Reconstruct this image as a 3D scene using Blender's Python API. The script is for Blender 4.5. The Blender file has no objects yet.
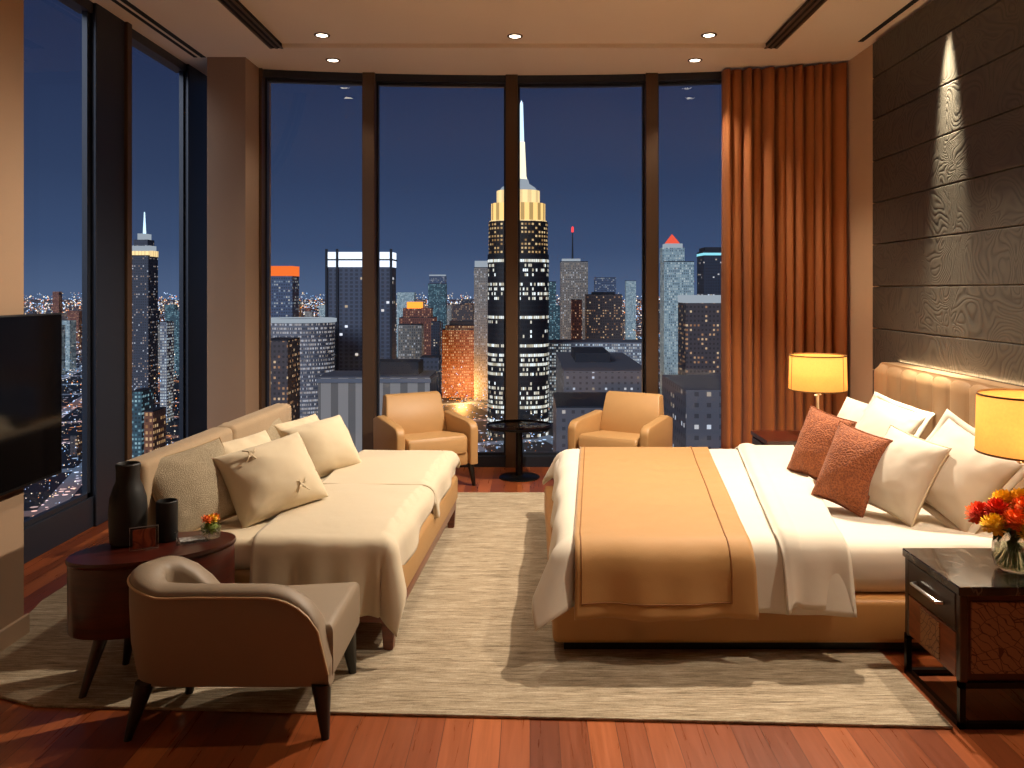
import bpy, bmesh, math, random
from mathutils import Vector, Matrix, noise as mnoise

random.seed(7)
PI = math.pi
sc = bpy.context.scene
COL = sc.collection
F, CX, CY, EYE = 820.0, 530.0, 290.0, 1.6


def PX(x, y, Y):
    """pixel + depth -> world point"""
    return Vector(((x - CX) / F * Y, Y, EYE + (CY - y) / F * Y))


def rgb(r, g, b):
    def f(c):
        c /= 255.0
        return c / 12.92 if c <= 0.04045 else ((c + 0.055) / 1.055) ** 2.4
    return (f(r), f(g), f(b), 1.0)


# ------------------------------------------------------------------ materials
class NT:
    def __init__(s, m):
        s.nt = m.node_tree
        s.nt.nodes.clear()
        s.out = s.nt.nodes.new('ShaderNodeOutputMaterial')

    def n(s, t, props=None, **ins):
        nd = s.nt.nodes.new(t)
        for k, v in (props or {}).items():
            setattr(nd, k, v)
        for k, v in ins.items():
            key = int(k[1:]) if k[0] == 'i' and k[1:].isdigit() else k.replace('_', ' ')
            s.put(nd.inputs[key], v)
        return nd

    def put(s, sock, v):
        if isinstance(v, bpy.types.NodeSocket):
            s.nt.links.new(v, sock)
        else:
            sock.default_value = v

    def m(s, op, a, b=0.0, c=None):
        nd = s.nt.nodes.new('ShaderNodeMath')
        nd.operation = op
        s.put(nd.inputs[0], a)
        s.put(nd.inputs[1], b)
        if c is not None:
            s.put(nd.inputs[2], c)
        return nd.outputs[0]

    def mix(s, fac, a, b):
        nd = s.nt.nodes.new('ShaderNodeMix')
        nd.data_type = 'RGBA'
        s.put(nd.inputs[0], fac)
        s.put(nd.inputs[6], a)
        s.put(nd.inputs[7], b)
        return nd.outputs[2]

    def ramp(s, fac, stops):
        nd = s.nt.nodes.new('ShaderNodeValToRGB')
        e = nd.color_ramp.elements
        while len(e) < len(stops):
            e.new(0.5)
        for el, (p, c) in zip(e, stops):
            el.position = p
            el.color = c
        s.put(nd.inputs[0], fac)
        return nd.outputs[0]

    def surf(s, shader):
        s.nt.links.new(shader, s.out.inputs[0])


def newmat(name):
    m = bpy.data.materials.new(name)
    m.use_nodes = True
    return m, NT(m)


def dark(c, k):
    return (c[0] * k, c[1] * k, c[2] * k, 1)


def plain(name, col, rough=.6, metal=0., bump=0., bscale=60., var=.12, sheen=0., coat=0., stretch=None, spec=.5):
    m, t = newmat(name)
    co = t.n('ShaderNodeTexCoord').outputs['Object']
    if stretch:
        co = t.n('ShaderNodeMapping', Vector=co, Scale=stretch).outputs[0]
    nz = t.n('ShaderNodeTexNoise', Vector=co, Scale=bscale, Detail=3.)
    big = t.n('ShaderNodeTexNoise', Vector=co, Scale=max(1.5, bscale * .06), Detail=2.)
    f = t.m('MULTIPLY_ADD', nz.outputs[0], .5, t.m('MULTIPLY', big.outputs[0], .5))
    c = t.mix(f, dark(col, 1 - var), dark(col, 1 + var))
    p = t.n('ShaderNodeBsdfPrincipled', Base_Color=c, Roughness=rough, Metallic=metal)
    p.inputs['Sheen Weight'].default_value = sheen
    p.inputs['Coat Weight'].default_value = coat
    p.inputs['Specular IOR Level'].default_value = spec
    if bump:
        b = t.n('ShaderNodeBump', Strength=bump, Distance=.01, Height=nz.outputs[0])
        t.nt.links.new(b.outputs[0], p.inputs['Normal'])
    t.surf(p.outputs[0])
    return m


def emis(name, col, strength, sampling=True):
    m, t = newmat(name)
    t.surf(t.n('ShaderNodeEmission', Color=col, Strength=strength).outputs[0])
    if not sampling:
        m.cycles.emission_sampling = 'NONE'
    return m


def fabric(name, col, scale=500., bump=.25, var=.15, rough=.85, sheen=.2):
    """woven cloth: two crossing thread waves"""
    m, t = newmat(name)
    co = t.n('ShaderNodeTexCoord').outputs['Object']
    nz = t.n('ShaderNodeTexNoise', Vector=co, Scale=scale * .5, Detail=2.)
    big = t.n('ShaderNodeTexNoise', Vector=co, Scale=4., Detail=3.)
    f = t.m('MULTIPLY_ADD', nz.outputs[0], .6, t.m('MULTIPLY', big.outputs[0], .4))
    c = t.mix(f, dark(col, 1 - var), dark(col, 1 + var))
    p = t.n('ShaderNodeBsdfPrincipled', Base_Color=c, Roughness=rough)
    p.inputs['Sheen Weight'].default_value = sheen
    p.inputs['Specular IOR Level'].default_value = .25
    b = t.n('ShaderNodeBump', Strength=bump, Distance=.004, Height=nz.outputs[0])
    b2 = t.n('ShaderNodeBump', Strength=.25, Distance=.03, Height=big.outputs[0], Normal=b.outputs[0])
    t.nt.links.new(b2.outputs[0], p.inputs['Normal'])
    t.surf(p.outputs[0])
    return m


def boucle(name, c1, c2, scale=120.):
    m, t = newmat(name)
    co = t.n('ShaderNodeTexCoord').outputs['Object']
    v = t.n('ShaderNodeTexVoronoi', Vector=co, Scale=scale)
    nz = t.n('ShaderNodeTexNoise', Vector=co, Scale=scale * .3, Detail=3.)
    f = t.m('MULTIPLY_ADD', v.outputs[0], .9, t.m('MULTIPLY_ADD', nz.outputs[0], .8, -.35))
    c = t.mix(f, c1, c2)
    p = t.n('ShaderNodeBsdfPrincipled', Base_Color=c, Roughness=.8)
    p.inputs['Sheen Weight'].default_value = .08
    b = t.n('ShaderNodeBump', Strength=.7, Distance=.008, Height=v.outputs[0])
    t.nt.links.new(b.outputs[0], p.inputs['Normal'])
    t.surf(p.outputs[0])
    return m


def woodmat(name, c1, c2, rough=.3, coat=.3, stretch=(3, 3, 40)):
    m, t = newmat(name)
    co = t.n('ShaderNodeTexCoord').outputs['Object']
    mp = t.n('ShaderNodeMapping', Vector=co, Scale=stretch)
    nz = t.n('ShaderNodeTexNoise', Vector=mp.outputs[0], Scale=1., Detail=6., Roughness=.65, Distortion=.6)
    c = t.ramp(nz.outputs[0], [(.3, c1), (.7, c2)])
    p = t.n('ShaderNodeBsdfPrincipled', Base_Color=c, Roughness=rough)
    p.inputs['Coat Weight'].default_value = coat
    p.inputs['Coat Roughness'].default_value = .12
    t.surf(p.outputs[0])
    return m


def floor_mat():
    m, t = newmat('plank_floor')
    co = t.n('ShaderNodeTexCoord').outputs['Object']
    s = t.n('ShaderNodeSeparateXYZ', Vector=co)
    sw = t.n('ShaderNodeCombineXYZ', X=s.outputs[1], Y=s.outputs[0]).outputs[0]
    br = t.n('ShaderNodeTexBrick', {'offset': .37, 'offset_frequency': 2, 'squash': 1.0}, Vector=sw,
             Color1=(0, 0, 0, 1), Color2=(1, 1, 1, 1), Mortar=(.5, .5, .5, 1), Scale=1., Mortar_Size=.0012,
             Mortar_Smooth=.2, Bias=0., Brick_Width=1.35, Row_Height=.105)
    mp = t.n('ShaderNodeMapping', Vector=co, Scale=(45., 2.2, 1.))
    nz = t.n('ShaderNodeTexNoise', Vector=mp.outputs[0], Scale=1., Detail=6., Roughness=.6, Distortion=.8)
    base = t.ramp(br.outputs[0], [(0., rgb(108, 52, 26)), (.5, rgb(140, 72, 36)), (1., rgb(172, 96, 52))])
    grain = t.ramp(nz.outputs[0], [(.3, (.80, .76, .72, 1)), (.7, (1.10, 1.08, 1.05, 1))])
    mul = t.n('ShaderNodeMix', {'data_type': 'RGBA', 'blend_type': 'MULTIPLY'}, i0=1.)
    t.put(mul.inputs[6], base)
    t.put(mul.inputs[7], grain)
    c = t.mix(t.m('MULTIPLY', br.outputs[1], .75), mul.outputs[2], rgb(38, 15, 8))
    p = t.n('ShaderNodeBsdfPrincipled', Base_Color=c, Roughness=t.m('MULTIPLY_ADD', nz.outputs[0], .15, .22))
    b = t.n('ShaderNodeBump', Strength=.25, Distance=.002, Height=t.m('SUBTRACT', nz.outputs[0], t.m('MULTIPLY', br.outputs[1], 2.)))
    t.nt.links.new(b.outputs[0], p.inputs['Normal'])
    t.surf(p.outputs[0])
    return m


def rug_mat():
    m, t = newmat('woven_rug')
    co = t.n('ShaderNodeTexCoord').outputs['Object']
    mp = t.n('ShaderNodeMapping', Vector=co, Scale=(9., 120., 1.))
    nz = t.n('ShaderNodeTexNoise', Vector=mp.outputs[0], Scale=1., Detail=4., Roughness=.7, Distortion=.5)
    mp2 = t.n('ShaderNodeMapping', Vector=co, Scale=(3., 28., 1.))
    n2 = t.n('ShaderNodeTexNoise', Vector=mp2.outputs[0], Scale=1., Detail=3.)
    fine = t.n('ShaderNodeTexNoise', Vector=co, Scale=220., Detail=2.)
    f = t.m('MULTIPLY_ADD', nz.outputs[0], .6, t.m('MULTIPLY_ADD', n2.outputs[0], .25, t.m('MULTIPLY', fine.outputs[0], .15)))
    c = t.ramp(f, [(.34, rgb(100, 86, 68)), (.5, rgb(164, 147, 122)), (.66, rgb(206, 190, 166))])
    p = t.n('ShaderNodeBsdfPrincipled', Base_Color=c, Roughness=.95)
    p.inputs['Specular IOR Level'].default_value = .1
    b = t.n('ShaderNodeBump', Strength=.9, Distance=.012, Height=f)
    t.nt.links.new(b.outputs[0], p.inputs['Normal'])
    t.surf(p.outputs[0])
    return m


def swirl_mat(name, c1, c2, scale=1.5, rings=20., bump=.6, rough=.45, axes='yz'):
    """embossed contour-line swirls"""
    m, t = newmat(name)
    co = t.n('ShaderNodeTexCoord').outputs['Object']
    nz = t.n('ShaderNodeTexNoise', Vector=co, Scale=scale, Detail=1.2, Roughness=.4, Distortion=.9)
    fr = t.m('PINGPONG', t.m('MULTIPLY', nz.outputs[0], rings), 1.)
    line = t.m('SMOOTH_MIN', fr, .6, .2)
    fine = t.n('ShaderNodeTexNoise', Vector=co, Scale=150., Detail=2.)
    c = t.mix(t.m('MULTIPLY_ADD', fr, .75, t.m('MULTIPLY', fine.outputs[0], .25)), c1, c2)
    p = t.n('ShaderNodeBsdfPrincipled', Base_Color=c, Roughness=rough)
    b = t.n('ShaderNodeBump', Strength=bump, Distance=.015, Height=line)
    t.nt.links.new(b.outputs[0], p.inputs['Normal'])
    t.surf(p.outputs[0])
    return m


def leaf_mat():
    """copper panel with a scratched leaf vein pattern"""
    m, t = newmat('leaf_relief')
    co = t.n('ShaderNodeTexCoord').outputs['Object']
    v = t.n('ShaderNodeTexVoronoi', {'feature': 'DISTANCE_TO_EDGE'}, Vector=t.n('ShaderNodeMapping', Vector=co, Scale=(14, 14, 20), Rotation=(.3, .5, .2)).outputs[0], Scale=1.)
    w = t.n('ShaderNodeTexWave', {'bands_direction': 'DIAGONAL'}, Vector=co, Scale=16., Distortion=6., Detail=2.)
    ln = t.m('MAXIMUM', t.m('LESS_THAN', v.outputs[0], .018), t.m('GREATER_THAN', w.outputs[1], .97))
    c = t.mix(ln, rgb(146, 108, 74), rgb(84, 52, 32))
    p = t.n('ShaderNodeBsdfPrincipled', Base_Color=c, Roughness=.4)
    b = t.n('ShaderNodeBump', {'invert': True}, Strength=.5, Distance=.006, Height=ln)
    t.nt.links.new(b.outputs[0], p.inputs['Normal'])
    t.surf(p.outputs[0])
    return m


def marble_mat():
    m, t = newmat('black_marble')
    co = t.n('ShaderNodeTexCoord').outputs['Object']
    nz = t.n('ShaderNodeTexNoise', Vector=co, Scale=3.5, Detail=5., Distortion=1.6)
    w = t.m('ABSOLUTE', t.m('SUBTRACT', nz.outputs[0], .5))
    c = t.ramp(w, [(0., rgb(92, 84, 76)), (.02, rgb(34, 29, 26)), (.2, rgb(20, 17, 15))])
    p = t.n('ShaderNodeBsdfPrincipled', Base_Color=c, Roughness=.12)
    p.inputs['Coat Weight'].default_value = .4
    t.surf(p.outputs[0])
    return m


def pane_mat(name='window_glass', tint=(.9, .94, 1., 1), refl=.07):
    m, t = newmat(name)
    tr = t.n('ShaderNodeBsdfTransparent', Color=tint)
    gl = t.n('ShaderNodeBsdfGlossy', Color=(1, 1, 1, 1), Roughness=.0)
    lw = t.n('ShaderNodeLayerWeight', Blend=.05)
    f = t.m('MULTIPLY_ADD', lw.outputs[0], .3, refl * .4)
    mx = t.n('ShaderNodeMixShader', i0=f)
    t.nt.links.new(tr.outputs[0], mx.inputs[1])
    t.nt.links.new(gl.outputs[0], mx.inputs[2])
    t.surf(mx.outputs[0])
    return m


def glass_mat(name, col=(1, 1, 1, 1), rough=0.):
    m, t = newmat(name)
    g = t.n('ShaderNodeBsdfGlass', Color=col, Roughness=rough, IOR=1.45)
    tr = t.n('ShaderNodeBsdfTransparent', Color=col)
    mx = t.n('ShaderNodeMixShader', i0=.45)
    t.nt.links.new(g.outputs[0], mx.inputs[1])
    t.nt.links.new(tr.outputs[0], mx.inputs[2])
    t.surf(mx.outputs[0])
    return m


def shade_mat():
    m, t = newmat('lit_lampshade')
    co = t.n('ShaderNodeTexCoord').outputs['Object']
    nz = t.n('ShaderNodeTexNoise', Vector=co, Scale=90., Detail=2.)
    sep = t.n('ShaderNodeSeparateXYZ', Vector=t.n('ShaderNodeTexCoord').outputs['Generated'])
    # brighter round the bulb's height, as light through linen
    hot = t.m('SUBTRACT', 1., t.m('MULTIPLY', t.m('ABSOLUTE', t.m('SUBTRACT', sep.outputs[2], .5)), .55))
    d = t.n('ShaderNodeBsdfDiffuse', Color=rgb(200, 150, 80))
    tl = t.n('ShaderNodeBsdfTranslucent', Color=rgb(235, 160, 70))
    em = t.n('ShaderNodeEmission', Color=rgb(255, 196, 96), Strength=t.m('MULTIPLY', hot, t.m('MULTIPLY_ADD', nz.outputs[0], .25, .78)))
    mx = t.n('ShaderNodeMixShader', i0=.5)
    t.nt.links.new(d.outputs[0], mx.inputs[1])
    t.nt.links.new(tl.outputs[0], mx.inputs[2])
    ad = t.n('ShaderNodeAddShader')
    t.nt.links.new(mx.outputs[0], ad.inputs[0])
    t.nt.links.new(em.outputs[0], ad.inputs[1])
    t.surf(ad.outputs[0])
    return m


def facade(name, wall, bw=4., fh=4., lit=.4, ca=(1, .8, .5, 1), cb=(.8, .9, 1, 1), strength=1.5, wf=.6, hf=.5,
           rowvar=0., R=None, pil=0., rough=.6):
    """night facade: a grid of lit and dark windows in object space"""
    m, t = newmat(name)
    co = t.n('ShaderNodeTexCoord').outputs['Object']
    s = t.n('ShaderNodeSeparateXYZ', Vector=co)
    x, y, z = s.outputs
    u = t.m('MULTIPLY', t.m('ARCTAN2', y, x), R) if R else t.m('ADD', x, y)
    uc = t.m('DIVIDE', t.m('ADD', u, 1000.3 * bw), bw)
    vc = t.m('DIVIDE', z, fh)
    fu, fv = t.m('FRACT', uc), t.m('FRACT', vc)
    iu, iv = t.m('FLOOR', uc), t.m('FLOOR', vc)
    mask = t.m('MULTIPLY', t.m('LESS_THAN', fu, wf), t.m('LESS_THAN', fv, hf))
    wn = t.n('ShaderNodeTexWhiteNoise', {'noise_dimensions': '2D'}, Vector=t.n('ShaderNodeCombineXYZ', X=iu, Y=iv).outputs[0])
    wr = t.n('ShaderNodeTexWhiteNoise', {'noise_dimensions': '1D'}, W=iv)
    w2 = t.n('ShaderNodeTexWhiteNoise', {'noise_dimensions': '2D'}, Vector=t.n('ShaderNodeCombineXYZ', X=t.m('ADD', iu, 77.), Y=iv).outputs[0])
    thr = t.m('MULTIPLY_ADD', t.m('SUBTRACT', wr.outputs[0], .5), 2 * rowvar, lit)
    on = t.m('LESS_THAN', wn.outputs[0], thr)
    col = t.mix(w2.outputs[0], ca, cb)
    g = t.n('ShaderNodeNewGeometry')
    nz = t.n('ShaderNodeSeparateXYZ', Vector=g.outputs['Normal'])
    side = t.m('LESS_THAN', t.m('ABSOLUTE', nz.outputs[2]), .5)
    e = t.m('MULTIPLY', t.m('MULTIPLY', mask, on), side)
    e = t.m('MULTIPLY', e, t.m('MULTIPLY_ADD', w2.outputs[0], strength * .7, strength * .3))
    wc = t.mix(t.m('MULTIPLY', t.m('MULTIPLY', mask, side), .7), wall, dark(wall, .25))
    p = t.n('ShaderNodeBsdfPrincipled', Base_Color=wc, Roughness=rough, Emission_Color=col, Emission_Strength=e)
    t.surf(p.outputs[0])
    m.cycles.emission_sampling = 'NONE'
    return m


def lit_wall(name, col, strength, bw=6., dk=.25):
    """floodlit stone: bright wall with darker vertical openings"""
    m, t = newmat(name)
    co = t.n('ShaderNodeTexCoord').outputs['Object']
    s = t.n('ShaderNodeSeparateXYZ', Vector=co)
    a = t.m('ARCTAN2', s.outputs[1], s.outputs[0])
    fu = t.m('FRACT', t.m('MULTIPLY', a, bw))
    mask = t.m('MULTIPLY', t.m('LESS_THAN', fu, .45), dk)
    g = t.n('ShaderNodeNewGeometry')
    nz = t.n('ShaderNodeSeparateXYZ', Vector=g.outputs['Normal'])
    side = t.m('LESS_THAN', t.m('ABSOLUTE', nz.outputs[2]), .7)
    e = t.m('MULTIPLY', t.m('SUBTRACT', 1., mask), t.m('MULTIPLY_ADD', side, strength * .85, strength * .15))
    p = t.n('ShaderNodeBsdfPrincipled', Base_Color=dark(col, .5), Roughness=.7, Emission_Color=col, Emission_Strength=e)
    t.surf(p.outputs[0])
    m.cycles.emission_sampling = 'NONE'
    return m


def ground_mat():
    m, t = newmat('city_ground')
    co = t.n('ShaderNodeTexCoord').outputs['Object']
    s = t.n('ShaderNodeSeparateXYZ', Vector=co)
    def street(v, period, w):
        f = t.m('FRACT', t.m('DIVIDE', v, period))
        return t.m('LESS_THAN', t.m('ABSOLUTE', t.m('SUBTRACT', f, .5)), w / period)
    st = t.m('MAXIMUM', street(t.m('ADD', s.outputs[0], t.m('MULTIPLY', s.outputs[1], .35)), 95., 9.), street(t.m('SUBTRACT', s.outputs[1], t.m('MULTIPLY', s.outputs[0], .35)), 160., 9.))
    v = t.n('ShaderNodeTexVoronoi', Vector=co, Scale=.11)
    v2 = t.n('ShaderNodeTexVoronoi', Vector=co, Scale=.06)
    dot = t.m('LESS_THAN', v.outputs[0], .24)
    dot2 = t.m('LESS_THAN', v2.outputs[0], .17)
    e = t.m('ADD', t.m('MULTIPLY', t.m('MULTIPLY', st, dot), 1.6), t.m('MULTIPLY', dot2, .7))
    zone = t.n('ShaderNodeTexNoise', Vector=co, Scale=.004, Detail=2.)
    col = t.mix(t.ramp(zone.outputs[0], [(.42, (0, 0, 0, 1)), (.58, (1, 1, 1, 1))]), rgb(255, 160, 80), rgb(190, 215, 245))
    base = t.mix(st, rgb(34, 40, 54), rgb(92, 108, 128))
    e2 = t.m('ADD', e, t.m('MULTIPLY', st, .12))
    p = t.n('ShaderNodeBsdfPrincipled', Base_Color=base, Roughness=.6, Emission_Color=col, Emission_Strength=e2)
    t.surf(p.outputs[0])
    m.cycles.emission_sampling = 'NONE'
    return m


def lights_mat():
    m, t = newmat('city_light_points')
    a = t.n('ShaderNodeAttribute', {'attribute_name': 'tint'})
    t.surf(t.n('ShaderNodeEmission', Color=a.outputs['Color'], Strength=2.2).outputs[0])
    m.cycles.emission_sampling = 'NONE'
    return m


# ------------------------------------------------------------------ mesh helpers
def BM():
    return bmesh.new()


def obj(name, bm, mat, parent=None, smooth=True, angle=40, mods=None):
    bmesh.ops.recalc_face_normals(bm, faces=bm.faces)
    me = bpy.data.meshes.new(name)
    bm.to_mesh(me)
    bm.free()
    if mat is not None:
        me.materials.append(mat)
    if smooth:
        me.polygons.foreach_set('use_smooth', [True] * len(me.polygons))
        try:
            me.set_sharp_from_angle(angle=math.radians(angle))
        except Exception:
            pass
    o = bpy.data.objects.new(name, me)
    COL.objects.link(o)
    if parent is not None:
        o.parent = parent
    return o


def tag(o, label, cat, group=None, kind=None):
    o['label'] = label
    o['category'] = cat
    if group:
        o['group'] = group
    if kind:
        o['kind'] = kind
    return o


def thing(name, label, cat, loc=(0, 0, 0), rz=0., group=None):
    o = bpy.data.objects.new(name, None)
    COL.objects.link(o)
    o.location = loc
    o.rotation_euler = (0, 0, rz)
    o.empty_display_size = .1
    return tag(o, label, cat, group)


def struct(name, bm, mat, parent=None, **kw):
    o = obj(name, bm, mat, parent, **kw)
    o['kind'] = 'structure'
    return o


def copy_tree(o, parent=None):
    c = o.copy()
    COL.objects.link(c)
    if parent is not None:
        c.parent = parent
    for ch in list(o.children):
        copy_tree(ch, c)
    return c


def box(bm, x0, x1, y0, y1, z0, z1, bev=0., seg=3, mtx=None):
    v = [bm.verts.new(p) for p in [(x0, y0, z0), (x1, y0, z0), (x1, y1, z0), (x0, y1, z0), (x0, y0, z1), (x1, y0, z1), (x1, y1, z1), (x0, y1, z1)]]
    fs = [bm.faces.new([v[i] for i in q]) for q in [(3, 2, 1, 0), (4, 5, 6, 7), (0, 1, 5, 4), (1, 2, 6, 5), (2, 3, 7, 6), (3, 0, 4, 7)]]
    geo = list(v)
    if bev:
        es = list({e for f in fs for e in f.edges})
        r = bmesh.ops.bevel(bm, geom=es, offset=bev, segments=seg, profile=.5, affect='EDGES')
        geo = list({w for w in geo if w.is_valid} | set(r['verts']))
    if mtx:
        bmesh.ops.transform(bm, matrix=mtx, verts=geo)
    return bm


def B(*a, **k):
    return box(BM(), *a, **k)


def prism(bm, poly, axis, a0, a1, bev=0., seg=2):
    """extrude polygon; axis 'x': poly=(y,z); 'y': (x,z); 'z': (x,y)"""
    def P(p, a):
        return {'x': (a, p[0], p[1]), 'y': (p[0], a, p[1]), 'z': (p[0], p[1], a)}[axis]
    A = [bm.verts.new(P(p, a0)) for p in poly]
    C = [bm.verts.new(P(p, a1)) for p in poly]
    n = len(poly)
    f0 = bm.faces.new(A)
    f1 = bm.faces.new(C[::-1])
    for i in range(n):
        bm.faces.new([A[i], A[(i + 1) % n], C[(i + 1) % n], C[i]])
    if bev:
        bmesh.ops.bevel(bm, geom=list(f0.edges) + list(f1.edges), offset=bev, segments=seg, profile=.5, affect='EDGES')
    return bm


def lathe(bm, prof, n=32, c=(0, 0, 0), sx=1., sy=1., a0=0.):
    rings = []
    for r, z in prof:
        if r < 1e-6:
            rings.append([bm.verts.new((c[0], c[1], c[2] + z))])
        else:
            rings.append([bm.verts.new((c[0] + r * sx * math.cos(a0 + 2 * PI * i / n), c[1] + r * sy * math.sin(a0 + 2 * PI * i / n), c[2] + z)) for i in range(n)])
    for A, C in zip(rings, rings[1:]):
        for i in range(n):
            j = (i + 1) % n
            if len(A) == 1 and len(C) == 1:
                continue
            if len(A) == 1:
                bm.faces.new([A[0], C[i], C[j]])
            elif len(C) == 1:
                bm.faces.new([A[i], A[j], C[0]])
            else:
                bm.faces.new([A[i], A[j], C[j], C[i]])
    return bm


def tube(bm, pts, r, n=8, closed=False, r2=None):
    pts = [Vector(p) for p in pts]
    rings = []
    L = len(pts)
    up = Vector((0, 0, 1))
    prev = None
    for i, p in enumerate(pts):
        d = (pts[(i + 1) % L] - pts[i - 1]) if closed else (pts[min(i + 1, L - 1)] - pts[max(i - 1, 0)])
        d.normalize()
        a = prev if prev is not None else (up if abs(d.z) < .9 else Vector((1, 0, 0)))
        a = (a - d * a.dot(d))
        if a.length < 1e-5:
            a = Vector((1, 0, 0)) - d * d.x
        a.normalize()
        prev = a
        b = d.cross(a)
        rr = r if r2 is None else r + (r2 - r) * i / (L - 1)
        rings.append([bm.verts.new(p + a * rr * math.cos(2 * PI * k / n) + b * rr * math.sin(2 * PI * k / n)) for k in range(n)])
    for i in range(L if closed else L - 1):
        A, C = rings[i], rings[(i + 1) % L]
        for k in range(n):
            bm.faces.new([A[k], A[(k + 1) % n], C[(k + 1) % n], C[k]])
    if not closed:
        bm.faces.new(rings[0][::-1])
        bm.faces.new(rings[-1])
    return bm


def leg(x0, y0, z0, x1, y1, z1, r0, r1, n=12, square=False):
    """tapered leg from the top (x0..) to the foot (x1..)"""
    bm = BM()
    k = 4 if square else n
    A = [bm.verts.new((x0 + r0 * math.cos(2 * PI * i / k + PI / 4), y0 + r0 * math.sin(2 * PI * i / k + PI / 4), z0)) for i in range(k)]
    C = [bm.verts.new((x1 + r1 * math.cos(2 * PI * i / k + PI / 4), y1 + r1 * math.sin(2 * PI * i / k + PI / 4), z1)) for i in range(k)]
    for i in range(k):
        bm.faces.new([A[i], A[(i + 1) % k], C[(i + 1) % k], C[i]])
    bm.faces.new(A)
    bm.faces.new(C[::-1])
    if square:
        bmesh.ops.bevel(bm, geom=list(bm.edges), offset=.004, segments=2, affect='EDGES')
    return bm


def grid_surface(fn, na, nb):
    """open sheet: fn(a,b) with a,b in 0..1"""
    bm = BM()
    V = [[bm.verts.new(fn(i / na, j / nb)) for j in range(nb + 1)] for i in range(na + 1)]
    for i in range(na):
        for j in range(nb):
            bm.faces.new([V[i][j], V[i + 1][j], V[i + 1][j + 1], V[i][j + 1]])
    return bm


def solidify(o, t, offset=1., sub=0):
    if sum(p.normal.z * p.area for p in o.data.polygons) < 0:
        o.data.flip_normals()
    m = o.modifiers.new('thickness', 'SOLIDIFY')
    m.thickness = t
    m.offset = offset
    if sub:
        s = o.modifiers.new('smooth', 'SUBSURF')
        s.levels = s.render_levels = sub
    return o


def ns(x, y, z=0.):
    return mnoise.noise(Vector((x, y, z)))


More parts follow.
